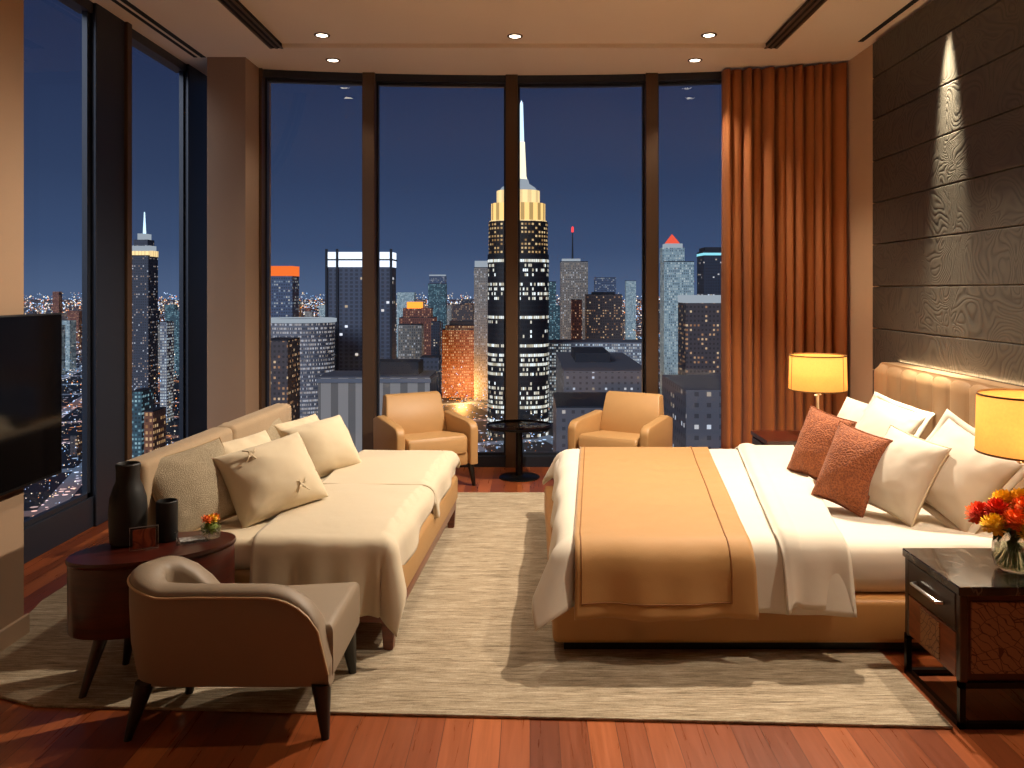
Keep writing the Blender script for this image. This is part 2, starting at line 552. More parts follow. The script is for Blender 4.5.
# ------------------------------------------------------------------ material library
M = dict(
    floor=floor_mat(), rug=rug_mat(),
    wall=plain('beige_plaster', rgb(198, 164, 130), .8, bump=.08, bscale=140, var=.05),
    pillar=plain('pillar_plaster', rgb(166, 136, 108), .8, bump=.08, bscale=140, var=.05),
    column=plain('taupe_plaster', rgb(150, 122, 98), .8, bump=.06, bscale=140, var=.05),
    ceil=plain('ceiling_paint', rgb(228, 208, 188), .85, var=.03),
    base=plain('skirting_paint', rgb(178, 150, 122), .5, var=.04),
    panel=swirl_mat('embossed_wall_panel', rgb(52, 47, 41), rgb(80, 72, 61), 2.8, 44., .2),
    frame=plain('dark_window_frame', rgb(40, 44, 54), .4, metal=.3, var=.06),
    mull=plain('bronze_mullion', rgb(84, 62, 44), .42, metal=.3, var=.08),
    pane=pane_mat(),
    black=plain('black_satin', rgb(16, 14, 13), .35, var=.1),
    ceramic=plain('matte_black_ceramic', rgb(22, 20, 19), .55, bump=.05, bscale=200, var=.15),
    blackmetal=plain('black_metal', rgb(20, 18, 17), .3, metal=.6, var=.1),
    screen=plain('tv_screen', rgb(5, 5, 6), .09, var=.0),
    slot=plain('vent_black', rgb(8, 7, 6), .8, var=.1),
    bronze=plain('bronze_trim', rgb(96, 72, 50), .4, metal=.5, var=.1),
    steel=plain('brushed_steel', rgb(190, 186, 178), .28, metal=.9, var=.06),
    curtain=fabric('copper_curtain_cloth', rgb(166, 100, 54), 300, .2, .14, .8, .08),
    taupe=plain('taupe_leather', rgb(138, 121, 101), .55, bump=.1, bscale=260, var=.07),
    piping=plain('pale_piping', rgb(186, 158, 120), .5, var=.06),
    tan=plain('tan_leather', rgb(182, 140, 90), .48, bump=.1, bscale=240, var=.08),
    bedtan=plain('bed_frame_leather', rgb(188, 136, 78), .5, bump=.08, bscale=200, var=.07),
    headb=plain('headboard_leather', rgb(150, 118, 84), .5, bump=.08, bscale=200, var=.08),
    sofaback=fabric('sofa_back_linen', rgb(170, 146, 116), 500, .3, .12),
    white=fabric('white_cotton', rgb(220, 209, 190), 700, .1, .035, .8, .1),
    sheet=fabric('white_sheet', rgb(222, 212, 195), 700, .08, .03, .75, .1),
    cream=fabric('cream_cotton', rgb(220, 203, 172), 700, .12, .05, .75, .2),
    coverlet=fabric('oat_coverlet', rgb(214, 198, 170), 700, .12, .06, .65, .25),
    linen=boucle('flecked_linen', rgb(156, 138, 110), rgb(198, 182, 152), 300),
    rust=boucle('rust_boucle', rgb(108, 54, 28), rgb(186, 108, 62), 110),
    runner=fabric('caramel_runner', rgb(180, 134, 78), 600, .15, .06, .62, .3),
    stitch=plain('runner_seam', rgb(140, 90, 40), .7, var=.06),
    mahog=woodmat('mahogany', rgb(40, 13, 8), rgb(78, 26, 15), .3, .2, (3, 3, 26)),
    darkwood=woodmat('dark_walnut_leg', rgb(24, 12, 8), rgb(46, 24, 14), .35, .3),
    redwood=woodmat('reddish_wood', rgb(84, 36, 18), rgb(128, 62, 32), .35, .3),
    copperwood=woodmat('copper_wood', rgb(96, 44, 22), rgb(140, 74, 38), .35, .3, (4, 4, 30)),
    leaf=leaf_mat(), marble=marble_mat(), shade=shade_mat(),
    glass=glass_mat('clear_glass'), smoke=glass_mat('smoked_glass', (.6, .58, .55, 1)),
    acrylic=glass_mat('acrylic', (.96, .97, 1, 1)),
    lamp=emis('downlight_glow', (1., .86, .66, 1), 14.),
    cream_metal=plain('cream_lacquer', rgb(226, 206, 170), .35, var=.04),
    shade_trim=plain('shade_binding', rgb(120, 84, 40), .6, var=.05),
    card=swirl_mat('copper_card', rgb(92, 36, 20), rgb(170, 84, 50), 14., 9., .3, .4),
    bulb=emis('lamp_bulb', (1., .8, .5, 1), 6.),
)

# ------------------------------------------------------------------ room shell
XR, XL, H = 2.70, -2.95, 3.54
def backY(x):
    return 7.47 - .04 * (x + .1) ** 2

# floor
bm = BM()
pts = [(-3.1, -1.6), (2.8, -1.6)] + [(x, backY(x) + .12) for x in [2.8 - .59 * i for i in range(11)]]
bm.faces.new([bm.verts.new((x, y, 0)) for x, y in pts])
bm2 = bmesh.ops.extrude_face_region(bm, geom=list(bm.faces))
for v in bm2['geom']:
    if isinstance(v, bmesh.types.BMVert):
        v.co.z = -.2
struct('floor', bm, M['floor'], smooth=False)

# ceiling: lower perimeter band round a shallow raised tray
bm = BM()
TX0, TX1, TY = -1.98, 1.88, 6.57
box(bm, -3.1, TX0 - .10, -1.6, 7.7, H, H + .2)
box(bm, TX1 + .10, 2.8, -1.6, 7.7, H, H + .2)
box(bm, TX0 - .10, TX1 + .10, TY, 7.7, H, H + .2)
box(bm, TX0 - .10, TX1 + .10, -1.6, TY, H + .035, H + .22)
struct('ceiling', bm, M['ceil'], smooth=False)

# walls
struct('wall_left', B(-3.1, -2.34, -1.6, 3.79, 0, H + .1), M['pillar'], smooth=False)
struct('wall_far_left', B(-2.69, -2.37, 6.83, 7.5, 0, H + .1), M['column'], smooth=False)
struct('wall_right', B(XR, 2.85, -1.6, 7.6, 0, H + .1), M['wall'], smooth=False)
struct('wall_front', B(-3.1, 2.85, -1.75, -1.6, 0, H + .1), M['wall'], smooth=False)
struct('baseboard_left', B(-2.34, -2.322, -1.6, 3.808, 0, .1, .004), M['base'], smooth=False)
struct('baseboard_right', B(2.682, 2.70, 6.42, 7.3, 0, .1, .004), M['base'], smooth=False)

# embossed wall panels on the bed wall: slabs with shadow gaps
panel_root = BM()
zz = .02
rows = [.36, .33, .33, .345, .31, .31, .32, .31, .32, .30, .25]
ys = [-1.6, 6.36]
while zz < H - .06:
    h = .322
    z1 = min(zz + h - .006, H - .03)
    box(panel_root, 2.655, 2.701, ys[0], ys[1], zz, z1, .006, 2)
    zz += h
struct('trim_1', panel_root, M['panel'], smooth=False)

# ceiling edge slots (shadow gap along the bed wall and curtain pocket on the window side)
struct('trim_2', B(2.56, 2.60, -1.5, 6.4, H - .004, H + .002), M['slot'], smooth=False)
bm = BM()
box(bm, -2.74, -2.70, -1.5, 6.83, H - .004, H + .002)
box(bm, -2.80, -2.77, -1.5, 6.83, H - .004, H + .002)
struct('trim_3', bm, M['slot'], smooth=False)

# far curved window wall
muls = [-2.40, -1.44, -.165, 1.09, 2.35]
def rail(bm, xa, xb, z0, z1, d0, d1, n=8):
    pr = []
    for i in range(n + 1):
        x = xa + (xb - xa) * i / n
        y = backY(x)
        pr.append([bm.verts.new((x, y + d, z)) for d, z in ((d0, z0), (d0, z1), (d1, z1), (d1, z0))])
    for A, C in zip(pr, pr[1:]):
        for k in range(4):
            bm.faces.new([A[k], A[(k + 1) % 4], C[(k + 1) % 4], C[k]])
    bm.faces.new(pr[0]); bm.faces.new(pr[-1][::-1])
for i in range(4):
    bm = BM()
    rail(bm, muls[i], muls[i + 1], 0, .095, -.06, .07)
    rail(bm, muls[i], muls[i + 1], 3.475, H + .05, -.06, .07)
    rail(bm, muls[i], muls[i + 1], .095, .12, .0, .05)
    rail(bm, muls[i], muls[i + 1], 3.45, 3.475, .0, .05)
    for e in (muls[i] + .055, muls[i + 1] - .055):
        box(bm, e - .018, e + .018, backY(e) - .005, backY(e) + .05, .1, 3.47)
    w = struct('window_%d' % (i + 1), bm, M['frame'], smooth=False)
    xa, xb = muls[i], muls[i + 1]
    gp = grid_surface(lambda a, b: (xa + (xb - xa) * a, backY(xa + (xb - xa) * a) + .02, .1 + 3.36 * b), 10, 1)
    struct('pane', gp, M['pane'], w)
for i, x in enumerate(muls):
    y = backY(x)
    bm = B(x - .055, x + .055, y - .09, y + .06, 0, H + .05, .006, 2)
    struct('trim_%d' % (4 + i), bm, M['mull'], smooth=False)

# window wall on the left: two tall panes
for i, (y0, y1) in enumerate([(3.85, 5.53), (5.98, 7.05)]):
    bm = BM()
    box(bm, -3.0, -2.95, y0 - .1, y1 + .02, .0, .205, .005, 2)
    box(bm, -3.05, -2.95, y0 - .1, y1 + .02, 3.47, H + .05)
    box(bm, -3.0, -2.965, y0 - .1, y1, .205, .235)
    box(bm, -3.0, -2.965, y1 - .04, y1, .205, 3.5)
    w = struct('window_%d' % (5 + i), bm, M['frame'], smooth=False)
    struct('pane', grid_surface(lambda a, b: (-2.985, y0 - .1 + (y1 - y0 + .1) * a, .2 + 3.29 * b), 1, 1), M['pane'], w)
struct('trim_9', B(-3.0, -2.93, 5.54, 5.93, 0, H + .05, .006, 2), M['frame'], smooth=False)
struct('trim_10', B(-2.99, -2.91, 5.93, 6.0, 0, H + .05, .004, 2), M['mull'], smooth=False)
struct('trim_11', B(-3.0, -2.93, 7.04, 7.5, 0, H + .05, .006, 2), M['frame'], smooth=False)

# ------------------------------------------------------------------ ceiling fittings
for k, (x, lab) in enumerate([(TX0 - .05, 'long black ceiling air slot on the window wall side'), (TX1 + .05, 'long black ceiling air slot on the bed side')]):
    t = thing('ceiling_vent', lab, 'vent', (x, 2.6, H), 0, 'linear ceiling air slots')
    obj('slot', B(-.042, .042, -4., 3.97, -.004, .04), M['slot'], t, smooth=False)
    bm = BM()
    for e in (-.044, 0, .044):
        box(bm, e - .009, e + .009, -4., 3.97, -.009, -.003)
    obj('vent_trim', bm, M['bronze'], t, smooth=False)

def downlight(x, y, z, lab, power=0, spot=100, r=.042):
    t = thing('downlight', lab, 'ceiling light', (x, y, z), 0, 'recessed ceiling downlights')
    obj('trim_ring', lathe(BM(), [(r, .002), (r, -.004), (r + .006, -.008), (r + .018, -.006), (r + .02, 0)], 28), M['bronze'], t)
    obj('lens', lathe(BM(), [(0, -.003), (r, -.003)], 28), M['lamp'], t)
    return t
for i, (px, py) in enumerate([(322, 35), (515, 36), (709, 35), (333, 60), (695, 60)]):
    z = H + (.035 if i < 3 else 0)
    Y = (z - EYE) * F / (CY - py)
    X = (px - CX) / F * Y
    lab = ['recessed downlight in the ceiling tray nearest the corner column', 'recessed downlight in the middle of the ceiling tray', 'recessed downlight in the ceiling tray nearest the curtain',
           'recessed downlight in the ceiling edge band near the corner column', 'recessed downlight in the ceiling edge band near the curtain'][i]
    downlight(X, Y, z, lab)

# ------------------------------------------------------------------ rug
def rounded_rect(x0, x1, y0, y1, r, n=6):
    out = []
    for cx, cy, a in ((x1 - r, y1 - r, 0), (x0 + r, y1 - r, 90), (x0 + r, y0 + r, 180), (x1 - r, y0 + r, 270)):
        for i in range(n + 1):
            t = math.radians(a + 90 * i / n)
            out.append((cx + r * math.cos(t), cy + r * math.sin(t)))
    return out
rg = BM()
prism(rg, [(1.54, 2.985), (1.54, 6.44), (-2.35, 6.44), (-2.5, 6.2), (-2.5, 4.2), (-2.3, 3.3), (-1.9, 3.14)], 'z', .001, .012, .003)
tag(obj('rug', rg, M['rug'], smooth=False), 'large beige flat-woven area rug under the bed and daybed', 'rug')

# ------------------------------------------------------------------ pillows
def pillow_mesh(w, h, t, seed=0, n=26, pinch=.10, wr=.009, flange=0.):
    bm = BM()
    def pt(u, v, s):
        eu = 1 - pinch * (1 - v * v) ** 1.0
        ev = 1 - pinch * (1 - u * u) ** 1.0
        x, y = w / 2 * u * eu, h / 2 * v * ev
        a = max(0., (1 - abs(u) ** 2.2)) ** .5 * max(0., (1 - abs(v) ** 2.2)) ** .5
        z = t / 2 * a
        q = a * (1 - a) * 4
        k = ns(u * 2.2 + seed, v * 2.2, s * 3.) * .8 + ns(u * 5 + seed, v * 5, 9 + s) * .35
        ang = math.atan2(abs(v) - 1, abs(u) - 1)
        k += .55 * math.sin(ang * 22 + seed) * (abs(u) * abs(v)) ** 2.5
        z += wr * k * (.35 + q) * (1 if a > 0 else 0) * min(1, a * 3)
        return Vector((x, y, s * max(z, .0005)))
    top, bot = {}, {}
    for i in range(n + 1):
        for j in range(n + 1):
            u, v = -math.cos(PI * i / n), -math.cos(PI * j / n)
            u = .55 * u + .45 * (-1 + 2 * i / n)
            v = .55 * v + .45 * (-1 + 2 * j / n)
            if i in (0, n) or j in (0, n):
                p = pt(u, v, 1); p.z = .004 * ns(u * 3 + seed, v * 3)
                top[i, j] = bot[i, j] = bm.verts.new(p)
            else:
                top[i, j] = bm.verts.new(pt(u, v, 1))
                bot[i, j] = bm.verts.new(pt(u, v, -1))
    for i in range(n):
        for j in range(n):
            bm.faces.new([top[i, j], top[i + 1, j], top[i + 1, j + 1], top[i, j + 1]])
            bm.faces.new([bot[i, j], bot[i, j + 1], bot[i + 1, j + 1], bot[i + 1, j]])
    return bm, pt


def edge_loop(w, h, pinch, off=0., n=14):
    out = []
    for a, b, c, d in ((-1, -1, 1, -1), (1, -1, 1, 1), (1, 1, -1, 1), (-1, 1, -1, -1)):
        for i in range(n):
            u = a + (c - a) * i / n
            v = b + (d - b) * i / n
            out.append(((w / 2 + off) * u * (1 - pinch * (1 - v * v)), (h / 2 + off) * v * (1 - pinch * (1 - u * u)), 0))
    return out


def pillow(name, label, cat, group, mat, c, w, h, t, yaw, tilt, roll=0., seed=0, pinch=.06, pipe=None, flange=False, ties=False):
    """c: centre; yaw turns the face's horizontal direction (0 faces -X), tilt leans the top backwards"""
    t *= 1.32
    bm, pt = pillow_mesh(w, h, t, seed, pinch=pinch)
    o = obj(name, bm, mat, None, angle=180)
    n = Vector((-math.cos(yaw) * math.cos(tilt), -math.sin(yaw) * math.cos(tilt), math.sin(tilt)))
    side = Vector((math.sin(yaw), -math.cos(yaw), 0))
    up = n.cross(side)
    R = Matrix((side, up, n)).transposed().to_4x4()
    o.matrix_world = Matrix.Translation(c) @ R @ Matrix.Rotation(roll, 4, 'Z')
    s = o.modifiers.new('smooth', 'SUBSURF'); s.levels = s.render_levels = 1
    tag(o, label, cat, group)
    if pipe:
        obj('piping', tube(BM(), edge_loop(w, h, pinch), .005, 6, True), pipe, o)
    if flange:
        A = edge_loop(w, h, pinch, -.006); C = edge_loop(w, h, pinch, .032)
        b2 = BM(); L = len(A)
        va = [b2.verts.new(p) for p in A]
        vc = [b2.verts.new((p[0], p[1], .006 * math.sin(i * .9 + seed))) for i, p in enumerate(C)]
        for i in range(L):
            b2.faces.new([va[i], va[(i + 1) % L], vc[(i + 1) % L], vc[i]])
        f = obj('flange', b2, mat, o, angle=180)
        solidify(f, .006, 0.)
    if ties:
        for (u, v) in ((-.45, .62), (.30, -.62)):
            p = pt(u, v, 1)
            b2 = BM()
            for k in range(4):
                a = k * PI / 2 + .4
                q = [p + Vector((0, 0, .004)), p + Vector((.02 * math.cos(a), .02 * math.sin(a), .016)), p + Vector((.045 * math.cos(a + .3), .045 * math.sin(a + .3), .004))]
                tube(b2, q, .006, 6, False, .003)
            lathe(b2, [(0, .0), (.011, .006), (.011, .012), (0, .018)], 8, p)
            obj('tie', b2, mat, o)
    return o

# ------------------------------------------------------------------ main bed
BX0, BX1, BY0, BY1 = .10, 2.49, 3.575, 5.70
bed = thing('bed', 'king-size bed with caramel leather frame and tall channelled headboard', 'bed', (1.3, 4.68, .012))
def bl(x, y, z=0.):
    return (x - 1.3, y - 4.68, z - .012)
def bbox(x0, x1, y0, y1, z0, z1, bev=0., seg=3):
    return B(x0 - 1.3, x1 - 1.3, y0 - 4.68, y1 - 4.68, z0 - .012, z1 - .012, bev, seg)
obj('plinth', bbox(BX0 + .05, BX1, BY0 + .05, BY1 - .05, .012, .06), M['black'], bed, smooth=False)
obj('frame', bbox(BX0, BX1, BY0, BY1, .055, .245, .025, 4), M['bedtan'], bed)
mb = bbox(BX0 + .06, BX1 - .01, BY0 + .05, BY1 - .05, .235, .475, .09, 6)
obj('mattress', mb, M['sheet'], bed)
# headboard with vertical channels and rounded end
HB0, HB1, HT = 2.75, 6.0, 1.08
nch = 15
def hb_fn(a, b):
    y = HB0 + (HB1 - HB0) * a
    ch = abs(math.sin(PI * a * nch)) ** .45
    z = .06 + (HT - .06) * b
    x = 2.525 - .03 * ch
    # round top edge and the top corner
    e = max(0., (b - .955) / .045)
    x += .05 * e * e
    end = min(a, 1 - a) * (HB1 - HB0)
    if end < .11:
        k = 1 - end / .11
        z -= (1 - math.sqrt(max(0., 1 - k * k))) * .11 * b
    return bl(x, y, z)
hb = grid_surface(hb_fn, nch * 12, 24)
o = obj('headboard', hb, M['headb'], bed, angle=180)
hb = BM()
poly = [(HB0, .06), (HB1, .06), (HB1, HT - .11)] + [(HB1 - .11 + .11 * math.sin(PI / 2 - t * PI / 12), HT - .11 + .11 * math.cos(PI / 2 - t * PI / 12)) for t in range(1, 7)] + \
       [(HB0 + .11 - .11 * math.sin(t * PI / 12), HT - .11 + .11 * math.cos(t * PI / 12)) for t in range(0, 7)]
prism(hb, [(y - 4.68, z - .012) for y, z in poly], 'x', 2.53 - 1.3, 2.645 - 1.3, .012)
obj('headboard_back', hb, M['headb'], bed)

def over(d, r):
    """distance past an edge -> (out, down)"""
    if d <= 0:
        return 0., 0.
    q = r * PI / 2
    if d < q:
        a = d / r
        return r * math.sin(a), r * (1 - math.cos(a))
    return r, r + d - q

def drape_fn(xl, xr, z, yn, yf, dn, df, r, lift, amp, freq, seed, foot=None, footdrop=0., puff=0.):
    """cloth lying across the bed: near drop dn, far drop df, foot drop if foot is given"""
    W = yf - yn
    TL = dn + W + df
    def fn(a, b):
        s = -dn + TL * b          # across; 0 at near edge
        yy = min(max(s, 0.), W)
        y = yn + yy
        L = xr(y) - xl(y)
        u = (L + footdrop) * a - footdrop
        x = xl(y) + max(u, 0.)
        dfoot = max(-u, 0.)
        dnear = max(-s, 0.)
        dfar = max(s - W, 0.)
        side = dnear if dnear > 0 else dfar
        sg = -1 if dnear > 0 else 1
        if dfoot > 0 and side > 0:
            rho = math.hypot(dfoot, side)
            o_, d_ = over(rho, r)
            o_ += .55 * d_ * (2 * dfoot * side / rho ** 2)
            d_ *= .86
            ox, oy = -o_ * dfoot / rho, sg * o_ * side / rho
        elif dfoot > 0:
            o_, d_ = over(dfoot, r)
            o_ += .05 * d_ + amp * (d_ / max(dn, .1)) * math.sin(freq * 1.1 * y + seed)
            ox, oy = -o_, 0.
        elif side > 0:
            o_, d_ = over(side, r)
            k = min(1., d_ / max(dn, .1))
            wv = math.sin(freq * x + seed) * .6 + math.sin(freq * 2.3 * x + seed * 1.7) * .3 + ns(x * 5, seed) * .6
            o_ += amp * k * (wv + .7) + .03 * k
            ox, oy = amp * .3 * k * math.cos(freq * x + seed), sg * o_
        else:
            ox = oy = d_ = 0.
        zz = z + lift - d_
        if side <= 0 and dfoot <= 0:
            zz += .006 * ns(x * 3 + seed, y * 3) + .003 * ns(x * 9, y * 9 + seed) + puff * math.sin(PI * min(1, max(0, u / L))) ** .5
        return Vector((x + ox, y + oy, zz))
    return fn

r = .075
dv = drape_fn(lambda y: BX0 + .10 + .04 * (y - 3.7), lambda y: 1.40 + .20 * (y - 3.7), .48, BY0 + .07, BY1 - .07, .325, .25, r, .012, .036, 10., .6, True, .26)
d = obj('duvet', grid_surface(dv, 70, 110), M['white'], None, angle=180)
solidify(d, .014, 1.)
tag(d, 'smooth white duvet hanging over the foot and side of the big bed', 'duvet')
dv2 = drape_fn(lambda y: 1.10 + .17 * (y - 3.7), lambda y: 1.385 + .22 * (y - 3.7), .48, BY0 + .07, BY1 - .07, .332, .24, r + .012, .036, .046, 17., 2.1)
def fold_fn(a, b):
    p = dv2(a, b)
    p.z += .014 * math.sin(PI * min(1, a * 3.2)) if a < .31 else 0
    if a < .06:
        p.z -= .012
    return p
f = obj('turned_back_fold', grid_surface(fold_fn, 36, 110), M['white'], d, angle=180)
solidify(f, .018, 1.)

rn = drape_fn(lambda y: .20 + .075 * (y - 3.7), lambda y: .97 + .13 * (y - 3.7), .48, BY0 + .06, BY1 - .06, .375, .26, r + .046, .030, .030, 12., .8)
ru = obj('bed_runner', grid_surface(rn, 46, 110), M['runner'], None, angle=180)
solidify(ru, .008, 1.)
tag(ru, 'wide caramel satin bed runner with sewn border across the foot of the bed', 'bed runner')
bm = BM()
def on_runner(a, b):
    p = rn(a, b)
    q = rn(a, min(1, b + .004)); s_ = rn(min(1, a + .01), b)
    nrm = (s_ - p).cross(q - p)
    if nrm.length > 0:
        nrm.normalize()
    return p + nrm * .010
tube(bm, [on_runner(.87, .024 + .94 * i / 90) for i in range(91)], .0035, 6)
tube(bm, [on_runner(.035, .024 + .94 * i / 90) for i in range(91)], .0025, 6)
tube(bm, [on_runner(.035 + .835 * i / 30, .024) for i in range(31)], .0035, 6)
obj('border_seam', bm, M['stitch'], ru)

# bed pillows
GP = 'white pillows against the headboard'
R_ = math.radians
pillow('bed_pillow', 'large white flanged pillow nearest the lit bedside lamp', 'pillow', GP, M['white'], PX(957, 474, 3.98), .43, .43, .18, R_(40), R_(30), R_(-26), 1, flange=True)
pillow('bed_pillow', 'white pillow with piped edge beside the front rust cushion', 'pillow', GP, M['white'], PX(901, 474, 4.05), .33, .42, .16, R_(36), R_(26), R_(-13), 5, pipe=M['cream'])
pillow('bed_pillow', 'white flanged pillow leaning on the headboard behind the rust cushions', 'pillow', GP, M['white'], PX(886, 430, 5.25), .42, .37, .13, R_(30), R_(34), R_(-12), 9, flange=True)
pillow('bed_pillow', 'white pillow peeking out above the rust cushions near the far lamp', 'pillow', GP, M['white'], PX(858, 429, 5.5), .36, .40, .13, R_(40), R_(30), R_(-10), 13)
pillow('throw_cushion', 'rust brown textured throw cushion standing nearest the edge of the bed', 'cushion', 'rust throw cushions', M['rust'], PX(851, 468, 4.17), .28, .41, .17, R_(46), R_(18), R_(-14), 3, pipe=M['rust'])
pillow('throw_cushion', 'rust brown textured throw cushion standing farther in behind the other rust one', 'cushion', 'rust throw cushions', M['rust'], PX(821, 446, 4.76), .29, .40, .17, R_(44), R_(18), R_(-13), 7, pipe=M['rust'])

# ------------------------------------------------------------------ daybed
DA = R_(-3.)
day = thing('daybed', 'low beige upholstered daybed with split backrest by the window wall', 'daybed', (-1.115, 4.59, .012), DA)
DL = .975
for sx, sy in ((.54, -.93), (.54, .93), (-.54, -.93), (-.54, .93)):
    obj('leg', leg(sx, sy, .135, sx * 1.0, sy * 1.0, 0., .042, .030, square=True), M['redwood'], day)
obj('wood_rail', B(-.57, .57, -DL + .02, DL - .02, .12, .18, .008, 2), M['redwood'], day)
obj('base', B(-.58, .58, -DL, DL, .175, .345, .025, 3), M['tan'], day)
obj('mattress', B(-.54, .57, -DL + .01, DL - .01, .335, .475, .045, 4), M['cream'], day)
for y0, y1 in ((-DL + .01, .0), (.006, DL - .01)):
    obj('backrest', B(-.68, -.55, y0, y1, .10, .82, .035, 4), M['sofaback'], day)
mt = Matrix.Translation((-1.115, 4.59, .012)) @ Matrix.Rotation(DA, 4, 'Z')

def coverlet(lab, y0, y1, dn, df, seed, lift, name='coverlet'):
    # cloth over the front (room) side of the daybed; the room side hangs at local x=+.55
    W = y1 - y0
    xin, xe, dside = -.06, .52, .17
    rr = .05
    def fn(a, b):
        s = -dn + (dn + W + df) * b
        y = y0 + min(max(s, 0), W)
        u = (xe - xin + dside * (1.25 - .7 * min(1, max(0, s / W)))) * a
        skew = -.0 * (1 - min(1, max(0, s / W)))
        x = xin + skew + min(u, xe - xin) * ((xe - xin - skew) / (xe - xin))
        ds = max(u - (xe - xin), 0)
        dn_ = max(-s, 0); dfar = max(s - W, 0)
        side = dn_ if dn_ > 0 else dfar
        sg = -1 if dn_ > 0 else 1
        if ds > 0 and side > 0:
            rho = math.hypot(ds, side)
            o_, d_ = over(rho, rr)
            o_ += .34 * d_ * 2 * ds * side / rho ** 2
            ox, oy = o_ * ds / rho, sg * o_ * side / rho
        elif ds > 0:
            o_, d_ = over(ds, rr)
            o_ += .014 * (d_ / .15) * math.sin(13 * y + seed) + .05 * d_
            ox, oy = o_, 0
        elif side > 0:
            o_, d_ = over(side, rr)
            k = min(1, d_ / .3)
            o_ += .022 * k * (math.sin(17 * x + seed) + .7 * math.sin(37 * x + seed * 2) + .8 * ns(x * 9, seed) + 1.) + .02 * k
            ox, oy = 0, sg * o_
        else:
            ox = oy = d_ = 0
        z = .482 + lift - d_
        if side <= 0 and ds <= 0:
            z += .035 * math.sin(PI * min(1, max(0, s / W))) ** .7 * math.sin(PI * (.12 + .76 * a)) + .006 * ns(x * 4 + seed, y * 4)
        return (x + ox, y + oy, z)
    o = obj(name, grid_surface(fn, 50, 80), M['coverlet'], None, angle=180)
    o.matrix_world = mt
    solidify(o, .012, 1.)
    return tag(o, lab, 'coverlet', 'coverlets on the daybed')
coverlet('cream satin coverlet on the far half of the daybed, nearest the armchair', .02, DL - .03, .02, .12, 1.3, .014)
coverlet('cream satin coverlet on the near half of the daybed, hanging over its end', -DL + .05, .03, .345, .03, 3.1, .004)

GD = 'cushions along the daybed'
def dp(x, y, z):
    return mt @ Vector((x, y, z))
pillow('cushion', 'flecked beige square cushion leaning on the backrest beside the tall black vase', 'cushion', GD, M['linen'], PX(197, 487, 3.88), .44, .40, .12, R_(142), R_(32), R_(8), 21, pipe=M['piping'])
pillow('cushion', 'flecked beige cushion leaning on the far half of the backrest', 'cushion', GD, M['linen'], PX(263, 441, 5.15), .43, .37, .12, R_(150), R_(34), R_(6), 25, pipe=M['piping'])
pillow('cushion', 'plain cream cushion tucked behind the near knotted cushion', 'cushion', GD, M['cream'], PX(253, 466, 4.46), .41, .37, .11, R_(150), R_(36), R_(4), 29)
pillow('cushion', 'plain cream cushion tucked behind the far plump cushion', 'cushion', GD, M['cream'], PX(308, 441, 5.32), .39, .35, .11, R_(150), R_(38), R_(4), 33)
pillow('cushion', 'plump cream cushion with two knotted ties at the front of the daybed', 'cushion', GD, M['cream'], PX(272, 478, 4.06), .48, .385, .19, R_(132), R_(34), R_(10), 37, ties=True)
pillow('cushion', 'plump plain cream cushion at the far end of the daybed', 'cushion', GD, M['cream'], PX(322, 448, 4.95), .42, .36, .19, R_(132), R_(34), R_(8), 41)

# ------------------------------------------------------------------ near tub armchair
tub = thing('armchair', 'low taupe leather armchair with curved side seen from behind, next to the oval table', 'armchair', (-1.115, 3.165, .0))
Z0 = .18
path = []
def arc(cx, cy, r_, a0, a1, n):
    return [(cx + r_ * math.cos(math.radians(a0 + (a1 - a0) * i / n)), cy + r_ * math.sin(math.radians(a0 + (a1 - a0) * i / n))) for i in range(n + 1)]
for i in range(18):
    path.append((.40 - (.40 + .21) * i / 17, -.262))
path += arc(-.21, -.11, .152, 270, 180, 14)[1:]
path = [p for p in path]
path += [(-.362, -.085), (-.354, -.045), (-.332, -.005), (-.298, .030), (-.25, .056), (-.195, .074), (-.14, .085), (-.09, .092)]
Lp = len(path)
th = .095
rings = []
outer_edge = []
bm = BM()
acc = [0.]
for a, b in zip(path, path[1:]):
    acc.append(acc[-1] + math.dist(a, b))
for i, (x, y) in enumerate(path):
    a, b = path[max(i - 1, 0)], path[min(i + 1, Lp - 1)]
    d_ = Vector((b[0] - a[0], b[1] - a[1], 0)).normalized()
    inn = Vector((d_.y, -d_.x, 0))        # inward
    if x > .15 and y < -.2:
        q = (x - .15) / .25
        zt = .27 + .27 * math.sqrt(max(0., 1 - min(1, q) ** 2.4))
    else:
        s = acc[i]
        zt = .54
        q = max(0., (s - .60) / .30)
        zt += .042 * math.sin(min(1., q) * PI * .62)
        tail = max(0., (s - (acc[-1] - .24)) / .24)
        zt -= .15 * tail ** 2.2
    k = min(1., max(0., (acc[i] - .50) / .25)) 
    t_ = th * (1 + .30 * k)
    base = Vector((x, y, 0))
    rr = t_ / 2
    ring = [base + inn * .03 + Vector((0, 0, Z0)), base + inn * .006 + Vector((0, 0, Z0 + (zt - Z0) * .35)), base + Vector((0, 0, Z0 + (zt - Z0) * .7)), base + Vector((0, 0, zt - rr * .55))]
    for kk in range(1, 8):
        an = PI - PI * kk / 8
        ring.append(base + inn * (rr + rr * math.cos(an)) + Vector((0, 0, zt - rr * .55 + rr * .55 * math.sin(an))))
    ring += [base + inn * t_ + Vector((0, 0, max(Z0 + .01, zt - rr * .55 - .01))), base + inn * t_ + Vector((0, 0, Z0 + (zt - Z0) * .3)), base + inn * t_ + Vector((0, 0, Z0))]
    rings.append([bm.verts.new(p) for p in ring])
    outer_edge.append(base - inn * .002 + Vector((0, 0, zt - rr * .55 - .004)))
K = len(rings[0])
for A, C in zip(rings, rings[1:]):
    for k in range(K):
        bm.faces.new([A[k], A[(k + 1) % K], C[(k + 1) % K], C[k]])
